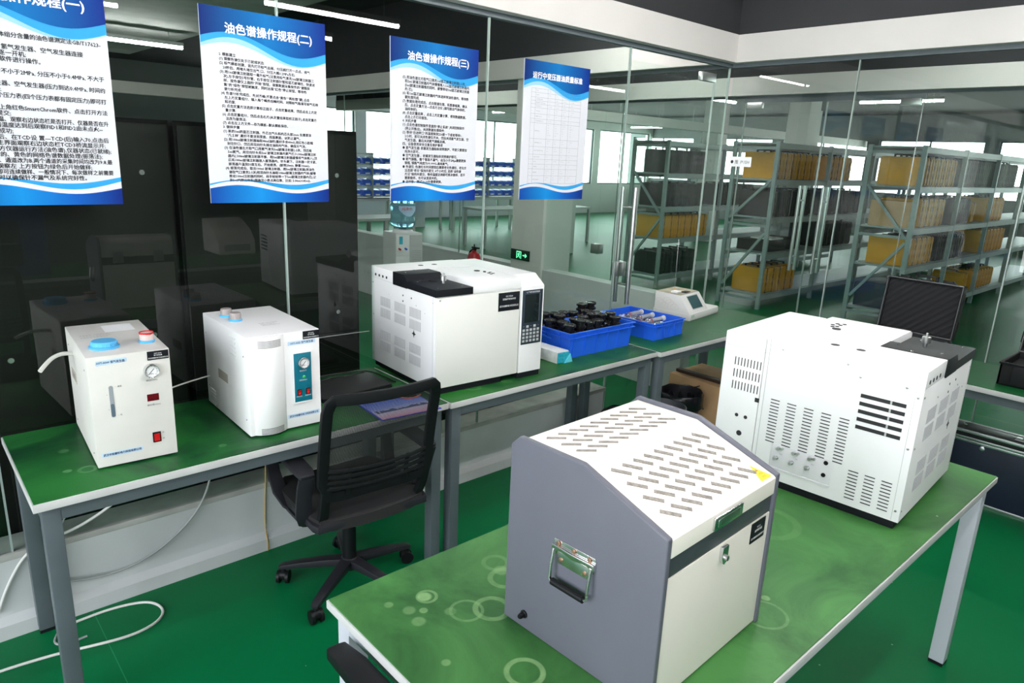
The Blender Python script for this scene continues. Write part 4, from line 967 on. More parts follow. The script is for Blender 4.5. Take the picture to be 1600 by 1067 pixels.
chair((.356, .90, 0), 0, 'black office chair at the near left end of the front table, only one arm showing', base_rz=30, up=.035, fwd=.15, tee=True)

# ------------------------------------------------------------------ things on the wall benches
Z = .75
def crate(name, loc, L, Wd, Hh, rz, label, flare=.018, ribs=5):
    r = empty(name, loc, rz, label, 'crate'); t = .004; f = flare
    b = MB()
    o0 = [(-L/2, -Wd/2), (L/2, -Wd/2), (L/2, Wd/2), (-L/2, Wd/2)]
    def ring(d, z): return [b.bm.verts.new((x+math.copysign(d, x), y+math.copysign(d, y), z)) for x, y in o0]
    A, B_, Ci, Di = ring(0, 0), ring(f, Hh), ring(f-t, Hh), ring(-t, t)
    b.bm.faces.new(A[::-1]); b.bm.faces.new(Di)
    for P, Q in ((A, B_), (B_, Ci), (Ci, Di)):
        for i in range(4): j = (i+1) % 4; b.bm.faces.new([P[i], P[j], Q[j], Q[i]])
    b.build('tub', BLUEC, r, smooth=False)
    rm = MB(); e = f+.006; zt = Hh
    def frame(z0, z1, e0, e1):
        rm.box(-L/2-e1, L/2+e1, -Wd/2-e1, -Wd/2-e0, z0, z1).box(-L/2-e1, L/2+e1, Wd/2+e0, Wd/2+e1, z0, z1)
        rm.box(-L/2-e1, -L/2-e0, -Wd/2-e0, Wd/2+e0, z0, z1).box(L/2+e0, L/2+e1, -Wd/2-e0, Wd/2+e0, z0, z1)
    frame(zt-.005, zt+.001, f-.002, f+.008); frame(zt*.79, zt*.79+.004, f*.79-.001, f+.007); frame(0, .004, -.001, .004)
    rm.build('rim', BLUEC, r, bevel=.001)
    rb = MB()
    for i in range(ribs+1):
        x = -L/2+L*i/ribs*.94+L*.03
        for s in (-1, 1):
            y = s*Wd/2
            rb.prism([(y-s*.001, 0), (y+s*.006, 0), (y+s*(f+.006), zt), (y+s*(f-.002), zt)], 'x', x-.0018, x+.0018)
    for i in range(3):
        y = -Wd/2+Wd*(i+.5)/3
        for s in (-1, 1):
            x = s*L/2; rb.prism([(x-s*.001, 0), (x+s*.006, 0), (x+s*(f+.006), zt), (x+s*(f-.002), zt)], 'y', y-.0018, y+.0018)
    rb.build('ribs', BLUEC, r, smooth=False)
    hh = MB().box(-L/2-f*.9-.008, -L/2-f*.6, -.05, .05, zt*.60, zt*.68).box(L/2+f*.6, L/2+f*.9+.008, -.05, .05, zt*.60, zt*.68)
    if flare < .01: hh.box(-.055, .055, -Wd/2-.012, -Wd/2, zt*.70, zt*.80).box(-.055, -.048, -Wd/2-.011, -Wd/2, zt*.1, zt*.72).box(.048, .055, -Wd/2-.011, -Wd/2, zt*.1, zt*.72)
    hh.build('grip_ledge', BLUEC, r, bevel=.003)
    return r
crate('blue_crate', (2.772, 2.495, Z), .47, .315, .135, 0, 'larger deep blue plastic crate packed with black capped sample jars')
crate('blue_crate', (3.352, 2.515, Z), .285, .385, .098, 2, 'smaller shallow blue plastic crate holding glass syringes', flare=.006, ribs=4)

tag(bx(2.545, 3.0, 2.345, 2.645, Z+.0045, Z+.0235).build('foam_sheet', mat('black_foam_sheet', (.01, .01, .012), .9), None, bevel=.003), 'black foam sheet under the jars in the larger blue crate', 'foam sheet')
jar = empty('sample_jar', (0, 0, 0), 0, 'black capped brown sample jar standing in the larger blue crate', 'jar', 'black sample jars in the larger blue crate')
MB().lathe([(0, 0), (.028, 0), (.030, .006), (.030, .062), (.026, .075), (.021, .082), (.021, .10)], (0, 0, 0), 24).build('jar_body', JARG, jar)
MB().lathe([(.022, .098), (.031, .099), (.032, .102), (.032, .110), (.024, .113), (.024, .125), (.032, .128), (.0325, .137), (.030, .141), (.022, .141), (.020, .138), (0, .138)], (0, 0, 0), 28).build('jar_cap', JARC, jar)
spots = []
rnd = random.Random(11)
for j, y in enumerate((2.382, 2.452, 2.525, 2.60)):
    for i in range(6):
        spots.append((2.580+i*.072+(.03 if j % 2 else 0)+rnd.uniform(-.006, .006), y+rnd.uniform(-.006, .006)))
spots = [p for p in spots if p[0] < 3.0]
skip = {4, 14, 15}
first = True
for i, (x, y) in enumerate(spots):
    if i in skip: continue
    z = Z+.024+rnd.choice((0, .008, .016))+(.03 if y > 2.59 and x > 2.9 else 0)
    if first: jar.location = (x, y, z); first = False
    else: copy_tree(jar, loc=(x, y, z))
def clear_jar(x, y, z, rz, label, lie=False, capm=BLUEC):
    r = empty('clear_jar', (x, y, z), rz, label, 'jar')
    b = MB().lathe([(0, 0), (.027, 0), (.029, .006), (.029, .07), (.021, .085), (.021, .10), (.019, .10), (.019, .085), (.027, .07), (.027, .006), (0, .004)], (0, 0, 0), 24)
    c = MB().lathe([(.024, .095), (.024, .115), (.022, .118), (0, .118)], (0, 0, 0), 24)
    if lie: M_ = Matrix.Translation((0, 0, .03)) @ Matrix.Rotation(PI/2, 4, 'Y'); b.xf(M_); c.xf(M_)
    b.build('jar_body', CLEARP, r); c.build('jar_cap', capm, r)
clear_jar(spots[4][0], spots[4][1], Z+.03, 0, 'clear jar with clear lid at the front edge of the larger blue crate', capm=CLEARP)
clear_jar(spots[14][0], spots[14][1], Z+.03, 0, 'clear bottle with blue cap at the back left of the larger blue crate')
clear_jar(spots[15][0], spots[15][1], Z+.03, 20, 'clear bottle with small blue cap at the middle back of the larger blue crate')

syr = empty('glass_syringe', (0, 0, 0), 0, 'clear glass syringe lying in the shallow blue crate', 'syringe', 'glass syringes in the shallow blue crate')
MB().lathe([(.003, -.012), (.004, 0), (.014, .006), (.015, .012), (.015, .13), (.020, .132), (.020, .136), (.0135, .136), (.0135, .013), (0, .012)], (0, 0, 0), 18, (0, 1, 0)).build('barrel', CLEARP, syr)
MB().lathe([(0, .05), (.0125, .05), (.0125, .155), (.006, .157), (.006, .165), (.016, .168), (.016, .173), (0, .173)], (0, 0, 0), 18, (0, 1, 0)).build('plunger', mat('frosted_glass', (.62, .62, .66), .35), syr)
MB().lathe([(.0155, .03), (.0157, .03), (.0157, .036), (.0155, .036)], (0, 0, 0), 18, (0, 1, 0)).build('scale_mark', RED, syr)
k = 0
for i in range(6):
    for j in range(2):
        loc = (3.245+i*.0405+rnd.uniform(-.001, .001), 2.352+j*.168, Z+.048); rz = rnd.uniform(-3, 3)
        if k == 0: syr.location = loc; syr.rotation_euler = (0, 0, math.radians(rz))
        else: copy_tree(syr, loc=loc, rz=rz)
        k += 1
for i in range(3): copy_tree(syr, loc=(3.250+.01*i, 2.40+.085*i, Z+.092), rz=-88+2*i)
tag(bx(3.228, 3.476, 2.345, 2.682, Z+.0045, Z+.028).build('foam_sheet', mat('pale_foam', (.55, .55, .57), .9, bump=.3), None, bevel=.003), 'pale foam sheet under the glass syringes in the shallow crate', 'foam sheet')

# tissue pack
tp = empty('tissue_pack', (2.452, 2.395, Z), 1, 'white and teal tissue pack lying between the wall chromatograph and the blue crate', 'tissue pack')
bx(-.042, .042, -.095, .10, 0, .060).build('wrapped_body', mat('tissue_wrap', (.70, .72, .72), .4, var=.12, vscale=25, bump=.6, bscale=30), tp, bevel=.006)
MB().prism([(-.042, .004), (.043, .0), (.040, .055), (-.040, .058)], 'y', -.102, -.094).build('teal_end', mat('teal_wrap', (.02, .32, .42), .4, var=.3, vscale=60), tp, bevel=.003)
MB().prism([(.0, .0), (.06, .0), (.042, .045)], 'y', -.108, -.098).build('torn_flap', mat('cyan_wrap', (.10, .52, .66), .4), tp, bevel=.002)

# karl fischer titrator
ti = empty('titrator', (3.838, 2.492, Z), 7, 'small white titrator with tilted grey-green screen on the corner bench', 'laboratory machine')
TW = mat('titrator_enamel', (.72, .71, .70), .4, bump=.015, bscale=350)
MB().prism([(.0, .012), (.004, .0), (.27, .0), (.275, .012), (.275, .050), (.01, .050), (.0, .044)], 'x', 0, .41).build('base_tray', TW, ti, bevel=.003)
MB().prism([(.004, .044), (.012, .056), (.085, .155), (.27, .160), (.27, .044)], 'x', .0, .262).build('tower', TW, ti, bevel=.004)
MB().prism([(.092, .157), (.265, .161), (.265, .163), (.092, .1595)], 'x', .006, .256).build('soiled_top', CREAMD, ti, smooth=False)
ku = (.155-.056)/(.085-.012)
so, sv_ = (0, .012, .056), Vector((0, 1, ku)).normalized()
flat('screen_bezel', rect(.062, .212, .010, .112), KEY, ti, so, (1, 0, 0), sv_, .001)
flat('screen', rect(.068, .206, .016, .106), SCREENT, ti, so, (1, 0, 0), sv_, .0016)
flat('badge', rect(.012, .055, .020, .038), mat('badge_green', (.40, .52, .42), .4), ti, (0, 0, 0), FX, FZ, .0008)
MB().lathe([(0, .0), (.035, 0), (.042, .022), (.045, .03), (.04, .03), (.032, .008), (0, .008)], (.335, .17, .05), 24).build('sample_cup', mat('pinkish_cup', (.76, .66, .64), .4), ti)
MB().lathe([(.006, 0), (.006, .014), (.003, .02), (0, .02)], (.07, .16, .160), 12).lathe([(.006, 0), (.006, .014), (.0035, .02), (0, .02)], (.13, .20, .160), 12).build('port_nut', mat('brass', (.7, .5, .25), .3, 1), ti)
tag(MB().tube([(.13, .20, .175), (.13, .203, .30), (.135, .21, .50)], .0012, 6).build('probe_wire', STEEL, ti), 'thin steel probe')
bx(.02, .075, .12, .17, .1625, .175).build('rubber_block', PAPER, ti, bevel=.004)
bx(.10, .165, .10, .14, .1605, .1635).build('slot_plate', DARK, ti, bevel=.0006)
pd = MB(); rnd2 = random.Random(5)
for i in range(7):
    y0, z0 = .12+.015*i, .075+.012*(i % 4); pd.tube([(-.0006, y0+.03*math.cos(t)+.004*i, z0+.02*math.sin(t)) for t in [.8*q for q in range(6)]], .0006, 4)
tag(pd.build('sketch_print', mat('faint_brown_ink', (.55, .44, .38), .7), ti), 'faint brown print on the side')

# laptop, mouse pad, cable and mouse
lt = empty('laptop', (1.385, 2.545, Z), 2, 'closed black laptop lying on the bench behind the chair', 'laptop')
bx(-.165, .165, -.10, .10, 0, .014).build('laptop_base', BLACKP, lt, bevel=.004); bx(-.165, .165, -.10, .10, .015, .022).build('laptop_lid', mat('laptop_lid_black', (.014, .014, .015), .5, bump=.1), lt, bevel=.003)
pdm = empty('mouse_pad', (1.452, 2.255, Z+.001), -4, 'blue bordered mouse pad with a skyline print, overhanging the bench edge', 'mouse pad')
bx(-.132, .132, -.125, .118, 0, .0030).build('pad_border', mat('pad_blue', (.03, .04, .42), .7), pdm, bevel=.001)
PADM = grad_mat('pad_print', 1, [(0, (.62, .30, .42)), (.25, (.55, .50, .62)), (.5, (.18, .25, .62)), (1, (.05, .10, .50))], .6)
bx(-.126, .126, -.119, .112, .0028, .0034).build('pad_print', PADM, pdm, smooth=False)
sk = []; xx = -.115; rnd3 = random.Random(2); 
pts = [(-.115, -.055)]
while xx < .11:
    h = rnd3.uniform(.006, .030); w_ = rnd3.uniform(.006, .012); pts += [(xx, -.055+h), (xx+w_, -.055+h)]; xx += w_
pts += [(xx, -.055)]; flat('skyline_print', pts, INKB, pdm, (0, 0, .0034), (1, 0, 0), (0, 1, 0), .0003, .0002)
lettering('pad_lettering', [('武汉中旭睿科', -.02, .075, .016, .12)], INKW, pdm, (0, 0, .0034), (1, 0, 0), (0, 1, 0), align='CENTER')
ms = empty('computer_mouse', (1.545, 2.335, Z+.0045), 20, 'black computer mouse with an orange cord on the mouse pad', 'mouse')
MB().lathe([(0, .034), (.012, .033), (.024, .026), (.030, .012), (.031, 0), (0, 0)], (0, 0, 0), 24).xf(Matrix.Diagonal((1, 1.7, 1, 1))).build('mouse_shell', BLACKP, ms)
tag(MB().tube([(0, .05, .01), (-.03, .03, .004), (-.05, -.0, .004), (-.04, -.04, .004), (-.01, -.06, .004), (.03, -.055, .004)], .0028, 8, smooth=2).build('mouse_cord', mat('orange_cord', (.70, .16, .06), .4), ms), 'orange cord')

# cables --------------------------------------------------------------------
def cable(name, pts, r, m_, label, cat='cable', smooth=3):
    return tag(MB().tube(pts, r, 8, smooth=smooth).build(name, m_), label, cat)
cable('floor_cable', [(.0, 2.555, .006), (.092, 2.562, .006), (.249, 2.541, .006), (.32, 2.52, .006), (.459, 2.485, .006), (.549, 2.498, .006), (.600, 2.545, .006), (.603, 2.611, .006), (.562, 2.672, .006), (.445, 2.70, .006), (.321, 2.69, .006)], .005, CABLEW, 'white cable looping over the green floor under the left bench')
cable('hanging_cable', [(.90, 2.755, .66), (.889, 2.755, .50), (.86, 2.757, .36), (.80, 2.757, .26), (.70, 2.755, .18), (.60, 2.752, .135), (.50, 2.748, .12), (.41, 2.745, .13), (.33, 2.745, .15)], .0045, CABLEG, 'grey cable sagging along the white kerb under the left bench')
cable('hanging_cable', [(.60, 2.745, .66), (.57, 2.74, .52), (.53, 2.735, .43), (.46, 2.74, .385), (.37, 2.75, .345), (.30, 2.755, .335), (.22, 2.758, .30), (.16, 2.76, .20), (.12, 2.76, .10)], .0055, CABLEW, 'white cable bending over the kerb at the left bench legs')
cable('hanging_cable', [(.46, 2.745, .66), (.42, 2.745, .52), (.36, 2.75, .42), (.33, 2.755, .35)], .003, CABLEG, 'thin grey cable hanging near the left bench legs')
cable('wall_cable', [(1.107, 2.764, .40), (1.102, 2.764, .30), (1.095, 2.764, .20), (1.09, 2.764, .09), (1.085, 2.728, .05), (1.083, 2.728, .004)], .0032, mat('yellowed_cable', (.42, .28, .08), .5), 'thin yellowed cable running down the kerb by the chair')
cable('floor_cable', [(.30, 2.70, .006), (.27, 2.66, .006), (.25, 2.60, .006), (.29, 2.575, .006), (.35, 2.58, .006)], .004, CABLEG, 'short grey cable loop on the floor around the left bench leg')
cable('bench_cable', [(1.15, 2.70, Z+.006), (1.22, 2.675, Z+.008), (1.27, 2.70, Z+.01), (1.34, 2.67, Z+.012), (1.40, 2.71, Z+.006), (1.50, 2.68, Z+.008), (1.56, 2.70, Z+.006)], .004, CABLEB, 'black cable tangled on the bench behind the laptop')
cable('bench_cable', [(1.15, 2.66, Z+.02), (1.20, 2.735, Z+.014), (1.30, 2.745, Z+.008), (1.45, 2.74, Z+.008), (1.59, 2.72, Z+.006), (1.60, 2.60, Z+.006), (1.60, 2.50, Z+.006)], .0035, CABLEB, 'second black cable coiled toward the chromatograph side')
cable('bench_cable', [(1.12, 2.745, .93), (1.35, 2.75, .935), (1.62, 2.755, .93)], .0022, CABLEG, 'thin pale tube stretched behind the laptop along the glass', smooth=1)
cable('bench_cable', [(.64, 2.70, .80), (.70, 2.68, .84), (.78, 2.67, .86), (.88, 2.68, .87)], .003, CABLEW, 'thin white tube between the two gas generators')

# ------------------------------------------------------------------ under the benches
def bin_(loc, r0, r1, h, label, bag=True, m_=None):
    r = empty('waste_bin', loc, 0, label, 'waste bin')
    MB().lathe([(0, .0), (r0, 0), (r1, h), (r1+.006, h), (r1+.006, h-.01), (r1+.002, h-.01), (r1-.004, h-.004), (r0-.004, .006), (0, .006)], (0, 0, 0), 40).build('bucket', m_ or GREYP, r)
    if bag:
        mb = MB(); seg = 60; R_ = []
        for rr, z in ((r1-.02, h-.16), (r1-.008, h-.05), (r1+.003, h+.004), (r1+.012, h-.004), (r1+.014, h-.05), (r1+.017, h-.09)):
            R_.append([mb.bm.verts.new(((rr+.0015*math.sin(i*1.3+z*40))*math.cos(2*PI*i/seg), (rr+.0015*math.sin(i*1.3+z*40))*math.sin(2*PI*i/seg), z+.003*math.sin(i*.7))) for i in range(seg)])
        for a, b in zip(R_, R_[1:]):
            for i in range(seg): j = (i+1) % seg; mb.bm.faces.new([a[i], a[j], b[j], b[i]])
        mb.build('bin_bag', mat('black_bag', (.008, .009, .011), .22), r, ang=80)
bin_((3.80, 2.475, 0), .11, .135, .285, 'round bin lined with a glossy black bag, beside the carton under the corner bench')
bin_((3.50, 2.40, 0), .11, .14, .27, 'grey round bin without a bag under the corner bench', bag=False, m_=mat('bin_grey', (.09, .095, .11), .4))
bin_((3.21, 2.47, 0), .10, .13, .26, 'round bin with black bag mostly hidden behind the grey shaker box')
cb = empty('cardboard_box', (4.16, 2.47, 0), 0, 'brown cardboard carton with black marker strokes under the corner bench', 'box')
bx(-.20, .20, -.22, .22, 0, .33).build('carton', CARD, cb, bevel=.003)
s = MB()
for q in ([(-.203, .06, .25), (-.203, -.03, .30)], [(-.203, .0, .285), (-.203, -.03, .27), (-.203, -.06, .245)], [(-.203, .0, .24), (-.203, .01, .22), (-.203, -.01, .21), (-.203, .0, .19)], [(-.203, -.02, .20), (-.203, -.06, .16)], [(-.203, .03, .15), (-.203, .02, .12)], [(-.203, -.01, .14), (-.203, -.03, .11)], [(-.203, -.03, .16), (-.203, -.08, .15)]):
    s.tube(q, .0045, 6)
s.build('marker_strokes', INK, cb)
lettering('carton_lettering', [('小心轻放 防潮', -.16, .12, .04, .32)], INKG, cb, (0, 0, .33), (0, -1, 0), (1, 0, 0), off=.001)
tag(MB().box(4.02, 4.07, 2.26, 2.68, .331, .352).build('wood_strip', mat('dark_wood', (.035, .018, .012), .5), None, bevel=.003), 'dark brown wooden strip lying on the carton', 'wood strip')
# things on the floor beyond the kerb, seen below the middle bench
tag(bx(1.86, 2.34, 3.02, 3.32, 0, .46).build('equipment_box', BLKC, None, bevel=.01), 'black equipment box on the floor beyond the kerb, under the middle bench view', 'box')
tag(bx(2.40, 2.62, 3.05, 3.30, 0, .48).build('storage_box', mat('rust_red', (.22, .03, .02), .6, var=.5, vscale=20), None, bevel=.01), 'rust red box on the floor beyond the kerb', 'box')
tag(bx(2.66, 2.88, 3.05, 3.30, 0, .44).build('storage_box', mat('olive_brown', (.08, .07, .02), .6, var=.5, vscale=20), None, bevel=.01), 'olive brown box on the floor beyond the kerb, right of the red one', 'box')

# ------------------------------------------------------------------ right bench: open cases, flight case
def open_case(loc, rz, W_, D_, hb, hl, ang, label, fill):
    r = empty('hard_case', loc, rz, label, 'case')
    t = .008
    def tub(mb, h):
        mb.box(-W_/2, W_/2, 0, D_, 0, t).box(-W_/2, W_/2, 0, t*1.5, 0, h).box(-W_/2, W_/2, D_-t*1.5, D_, 0, h).box(-W_/2, -W_/2+t*1.5, 0, D_, 0, h).box(W_/2-t*1.5, W_/2, 0, D_, 0, h)
        for x in (-W_*.3, 0, W_*.3): mb.box(x-.03, x+.03, -.006, .002, .01, h-.01)
        for y in (D_*.25, D_*.75):
            for s_ in (-1, 1): mb.box(s_*W_/2-.006, s_*W_/2+.006, y-.03, y+.03, .01, h-.01)
        return mb
    tub(MB(), hb).build('case_base', BLKC, r, bevel=.003)
    sm = MB()
    for a in ((-W_/2-.005, W_/2+.005, -.005, .004), (-W_/2-.005, W_/2+.005, D_-.004, D_+.005), (-W_/2-.005, -W_/2+.004, 0, D_), (W_/2-.004, W_/2+.005, 0, D_)): sm.box(*a, hb-.01, hb)
    sm.build('rim_seal', BLACKP, r, bevel=.002)
    M_ = Matrix.Translation((0, D_, hb)) @ Matrix.Rotation(-math.radians(ang), 4, 'X') @ Matrix.Translation((0, -D_, 0))
    # lid modelled closed (inside facing down), then rotated open about the rear edge
    F_ = Matrix.Translation((0, 0, hl)) @ Matrix.Diagonal((1, 1, -1, 1))
    ld = tub(MB(), hl).xf(F_).xf(M_).build('case_lid', BLKC, r, bevel=.003)
    rim = MB().tube([(-W_/2+.004, .004, 0), (W_/2-.004, .004, 0), (W_/2-.004, D_-.004, 0), (-W_/2+.004, D_-.004, 0)], .003, 6, closed=True).xf(M_).build('lid_rim', mat('grey_rim', (.16, .16, .17), .3), ld)
    # convoluted foam in the lid
    fm = MB(); nu, nv = 48, 40; V = []
    for i in range(nu+1):
        V.append([fm.bm.verts.new((-W_/2+.014+(W_-.028)*i/nu, .014+(D_-.028)*j/nv, .010+.006*math.sin(PI*(i+j)/3.0))) for j in range(nv+1)])
    for i in range(nu):
        for j in range(nv): fm.bm.faces.new([V[i][j], V[i+1][j], V[i+1][j+1], V[i][j+1]])
    fm.xf(M_).build('lid_foam', mat('black_foam', (.010, .010, .012), .85, bump=.6, bscale=400), ld, ang=80)
    lt_ = MB()
    for x in (-W_*.28, W_*.28): lt_.box(x-.025, x+.025, -.016, -.002, hl*.2, hl*.9)
    lt_.box(-.06, .06, -.03, -.018, .01, .03).box(-.06, -.048, -.03, 0, .01, .03).box(.048, .06, -.03, 0, .01, .03)
    lt_.xf(M_).build('lid_latches', BLACKP, ld, bevel=.002)
    bx(-W_/2+.013, W_/2-.013, .013, D_-.013, .008, hb*.72).build('base_foam', MATS['black_foam'], r, bevel=.002)
    fill(r, hb*.72)
    return r
def fill1(r, z):
    tag(bx(-.01, .075, .10, .17, z, z+.028).build('instrument', mat('grey_instrument', (.45, .43, .47), .4), r, bevel=.004), 'grey instrument with red corners')
    MB().box(-.018, .0, .16, .18, z, z+.03).box(.06, .082, .155, .178, z, z+.03).box(.055, .08, .09, .11, z, z+.03).build('red_bumper', RED, r, bevel=.004)
    MB().cyl((-.02, .07, z), (-.02, .07, z+.018), .022, 18).build('brass_cap', mat('brass_yellow', (.75, .45, .08), .3, 1), r)
    MB().tube([(-.08, .15, z+.01), (-.05, .10, z+.012), (-.03, .13, z+.01)], .006, 6, smooth=2).build('test_lead', mat('orange_lead', (.7, .12, .04), .4), r)
# hinge along Y near X = 4.30, opening toward -X (toward the camera side)
open_case((3.955, 1.320, Z), -91.5, .395, .30, .12, .055, 97, 'open black hard case with wavy foam lid, behind the front chromatograph', fill1)
def fill2(r, z):
    for i in range(5): MB().lathe([(.010, 0), (.012, .012), (.006, .02), (.006, .045), (.009, .05), (0, .052)], (-.11+.045*i, .10+.03*(i % 2), z), 14).build('metal_fitting', STEEL, r)
open_case((4.02, .615, Z), -90, .42, .32, .115, .055, 100, 'open black hard case with shiny fittings at the right picture edge', fill2)
fc = empty('flight_case', (4.36, .45, 0), 0, 'long navy flight case with aluminium edges on the floor below the right bench', 'case')
y0, y1, X0, X1, Hc = -.55, .62, -.085, .085, .395
bx(X0, X1, y0, y1, .004, Hc-.05).build('case_body', NAVY, fc, bevel=.002)
tag(bx(X0, X1, y0, y1, Hc-.048, Hc).build('case_lid', mat('black_laminate', (.012, .013, .013), .3), fc, bevel=.002), 'black laminated lid')
e = MB()
for z in (.0, Hc-.062, Hc-.046): e.box(X0-.004, X0+.012, y0, y1, z, z+.014)
for y in (y0, y1-.014): e.box(X0-.004, X0+.012, y, y+.014, 0, Hc)
e.box(X0-.003, X0+.014, y0, y1, Hc-.012, Hc+.002).box(X1-.014, X1+.003, y0, y1, Hc-.012, Hc+.002)
e.build('edge_profile', ALU, fc, bevel=.002)
cn = MB()
for y in (y0+.02, -.12, .15, .42, y1-.02): cn.lathe([(.014, 0), (.012, .005), (0, .008)], (X0-.004, y, Hc-.075), 12, (-1, 0, 0)).lathe([(.014, 0), (.012, .005), (0, .008)], (X0-.004, y, .018), 12, (-1, 0, 0))
cn.build('ball_corner', ALU, fc)
hn = MB().box(-.03, .03, .12, .30, Hc, Hc+.006).box(-.012, .012, .15, .27, Hc+.006, Hc+.02).build('lid_handle', BRUSH, fc, bevel=.002)
MB().tube([(-.05, y1-.06, Hc+.006), (-.02, y1-.10, Hc+.01), (.02, y1-.06, Hc+.006), (.05, y1-.09, Hc+.006)], .004, 6, smooth=2).build('wire_ring', BRUSH, fc)

# ------------------------------------------------------------------ corridor things
for i, (x0, x1, lb) in enumerate(((-1.57, -.76, 'farthest left dark cabinet behind the glass, above the left picture edge'), (.08-.83, .075, 'dark cabinet behind the glass at the far left'), (.085, .89, 'dark cabinet behind the glass, left of the black gap'), (.905, 1.71, 'dark cabinet behind the glass, right of the black gap'))):
    if i == 0: continue
    r = empty('dark_cabinet', ((x0+x1)/2, 3.0, 0), 0, lb, 'cabinet', 'dark cabinets behind the left glass'); w_ = (x1-x0)/2
    bx(-w_, w_, 0, .6, .0, 1.818).build('cabinet_body', CABD, r, bevel=.004)
    bx(-w_+.01, w_-.01, -.012, 0, .06, 1.80).build('cabinet_panel', mat('cabinet_panel_paint', (.006, .006, .005), .5, var=.1, vscale=2, spec=.2), r, bevel=.002)
    for q, (x, z) in enumerate(((w_*.35, 1.74), (-w_*.1, 1.63), (w_*.72, 1.62), (w_*.7, .98), (-w_*.5, .95))):
        if i == 3 and q == 0: x = w_*.55
        MB().lathe([(.010, 0), (.010, .003), (.006, .003), (.006, .001), (0, .001)], (x, -.012, z), 18, (0, -1, 0)).build('round_lock', STEEL, r)
wd = empty('water_dispenser', (4.06, 6.2, 0), -6, 'white water dispenser with a blue bottle on top beyond the left glass', 'water dispenser')
bx(-.155, .155, -.15, .15, 0, .93).build('dispenser_body', mat('dispenser_white', (.74, .74, .76), .35), wd, bevel=.012)
bx(-.150, -.004, -.156, -.148, .70, .91).build('tap_panel', PAPER, wd, bevel=.004)
bx(.004, .150, -.156, -.148, .55, .91).build('vent_panel', mat('vent_pale', (.52, .53, .54), .5), wd, bevel=.003)
s = MB()
for i in range(10): s.box(.02, .14, -.1575, -.155, .58+.018*i, .588+.018*i)
s.build('vent_grille', KEY, wd, smooth=False)
flat('blue_badge', rect(-.12, -.08, .82, .90), mat('badge_cyan', (.03, .40, .55), .4), wd, (0, -.157, 0), FX, FZ)
for x, m_ in ((-.12, RED), (-.05, BLUEC)): MB().cyl((x, -.156, .775), (x, -.185, .77), .011, 12).build('tap', m_, wd)
MB().lathe([(0, .93), (.11, .93), (.10, .955), (.05, .96), (0, .96)], (0, 0, 0), 28).build('bottle_collar', PAPER, wd)
bt = MB().lathe([(0, .955), (.035, .955), (.05, .97), (.115, .99), (.130, 1.01), (.132, 1.045), (.124, 1.06), (.124, 1.16), (.131, 1.18), (.131, 1.21), (.12, 1.225), (.131, 1.24), (.131, 1.27), (.11, 1.285), (0, 1.285)], (0, 0, 0), 36).build('water_bottle', WATERB, wd)
tag(bt, 'translucent blue water bottle')
lbm = MB()
for i in range(10):
    a0, a1 = -2.35+.16*i, -2.35+.16*(i+1); h0 = .035*math.sin(PI*i/10); h1 = .035*math.sin(PI*(i+1)/10)
    v = [lbm.bm.verts.new(p) for p in ((.1335*math.cos(a0), .1335*math.sin(a0), 1.165-2*h0), (.1335*math.cos(a1), .1335*math.sin(a1), 1.165-2*h1), (.1335*math.cos(a1), .1335*math.sin(a1), 1.20), (.1335*math.cos(a0), .1335*math.sin(a0), 1.20))]
    lbm.bm.faces.new(v)
lbm.build('bottle_label', mat('label_pale_blue', (.45, .62, .85), .4), bt)
lettering('label_lettering', [('纯净水', 0, 1.16, .04, .15)], RED, bt, (-.02, -.135, 0), FX, FZ, off=.003, align='CENTER')
ex = empty('fire_extinguisher', (4.32, 5.33, .0), 0, 'red fire extinguisher on its stand at the corridor kerb', 'fire extinguisher')
bx(-.09, .09, -.09, .09, 0, .42).build('stand_box', REDX, ex, bevel=.005)
MB().lathe([(0, .42), (.062, .42), (.066, .43), (.066, .76), (.05, .80), (.02, .815), (.02, .83), (0, .83)], (0, 0, 0), 24).build('cylinder', REDX, ex)
MB().box(-.012, .012, -.02, .02, .83, .85).box(-.01, .01, -.07, .03, .85, .865).cyl((0, 0, .85), (0, 0, .89), .006, 8).build('valve_handle', BLACKP, ex)
MB().tube([(0, .02, .84), (0, .08, .80), (0, .09, .66), (0, .07, .55)], .009, 8, smooth=2).build('hose', BLACKP, ex)
sg = empty('exit_sign', (XW-.032, 4.763, .853), -90, 'green running-man exit sign with arrow on the white pillar', 'sign')
bx(-.125, .125, -.012, 0, -.048, .048).build('sign_plate', mat('sign_dark', (.01, .03, .02), .3), sg, bevel=.003)
def sgn(nm, pts): flat(nm, pts, SIGNG, sg, (0, -.012, 0), FX, FZ, .0008)
sgn('door_symbol', rect(-.045, -.037, -.034, .034)); sgn('door_symbol', rect(-.045, .020, .026, .034)); sgn('door_symbol', rect(.012, .020, -.034, .034))
sgn('running_figure', [(-.020, .012), (-.008, .020), (.004, .006), (.0, .0), (-.006, .006), (-.010, -.004), (.004, -.014), (.0, -.030), (-.006, -.030), (-.004, -.016), (-.016, -.010), (-.026, -.026), (-.031, -.021), (-.019, -.002), (-.022, .005), (-.030, .0), (-.033, .004)])
sgn('running_figure', [(-.006+.006*math.cos(2*PI*i/10), .022+.004*math.sin(2*PI*i/10)) for i in range(10)])
sgn('arrow_symbol', [(.040, -.005), (.075, -.005), (.068, -.018), (.078, -.018), (.098, 0), (.078, .018), (.068, .018), (.075, .005), (.040, .005)])
tag(flat('door_sticker', rect(0, .17, 0, .065), PAPER, None, (XW-.0005, 2.72, 1.735), (0, -1, 0), FZ, .001, .0008), 'small white door label stuck on the right glass wall near the corner', 'label')
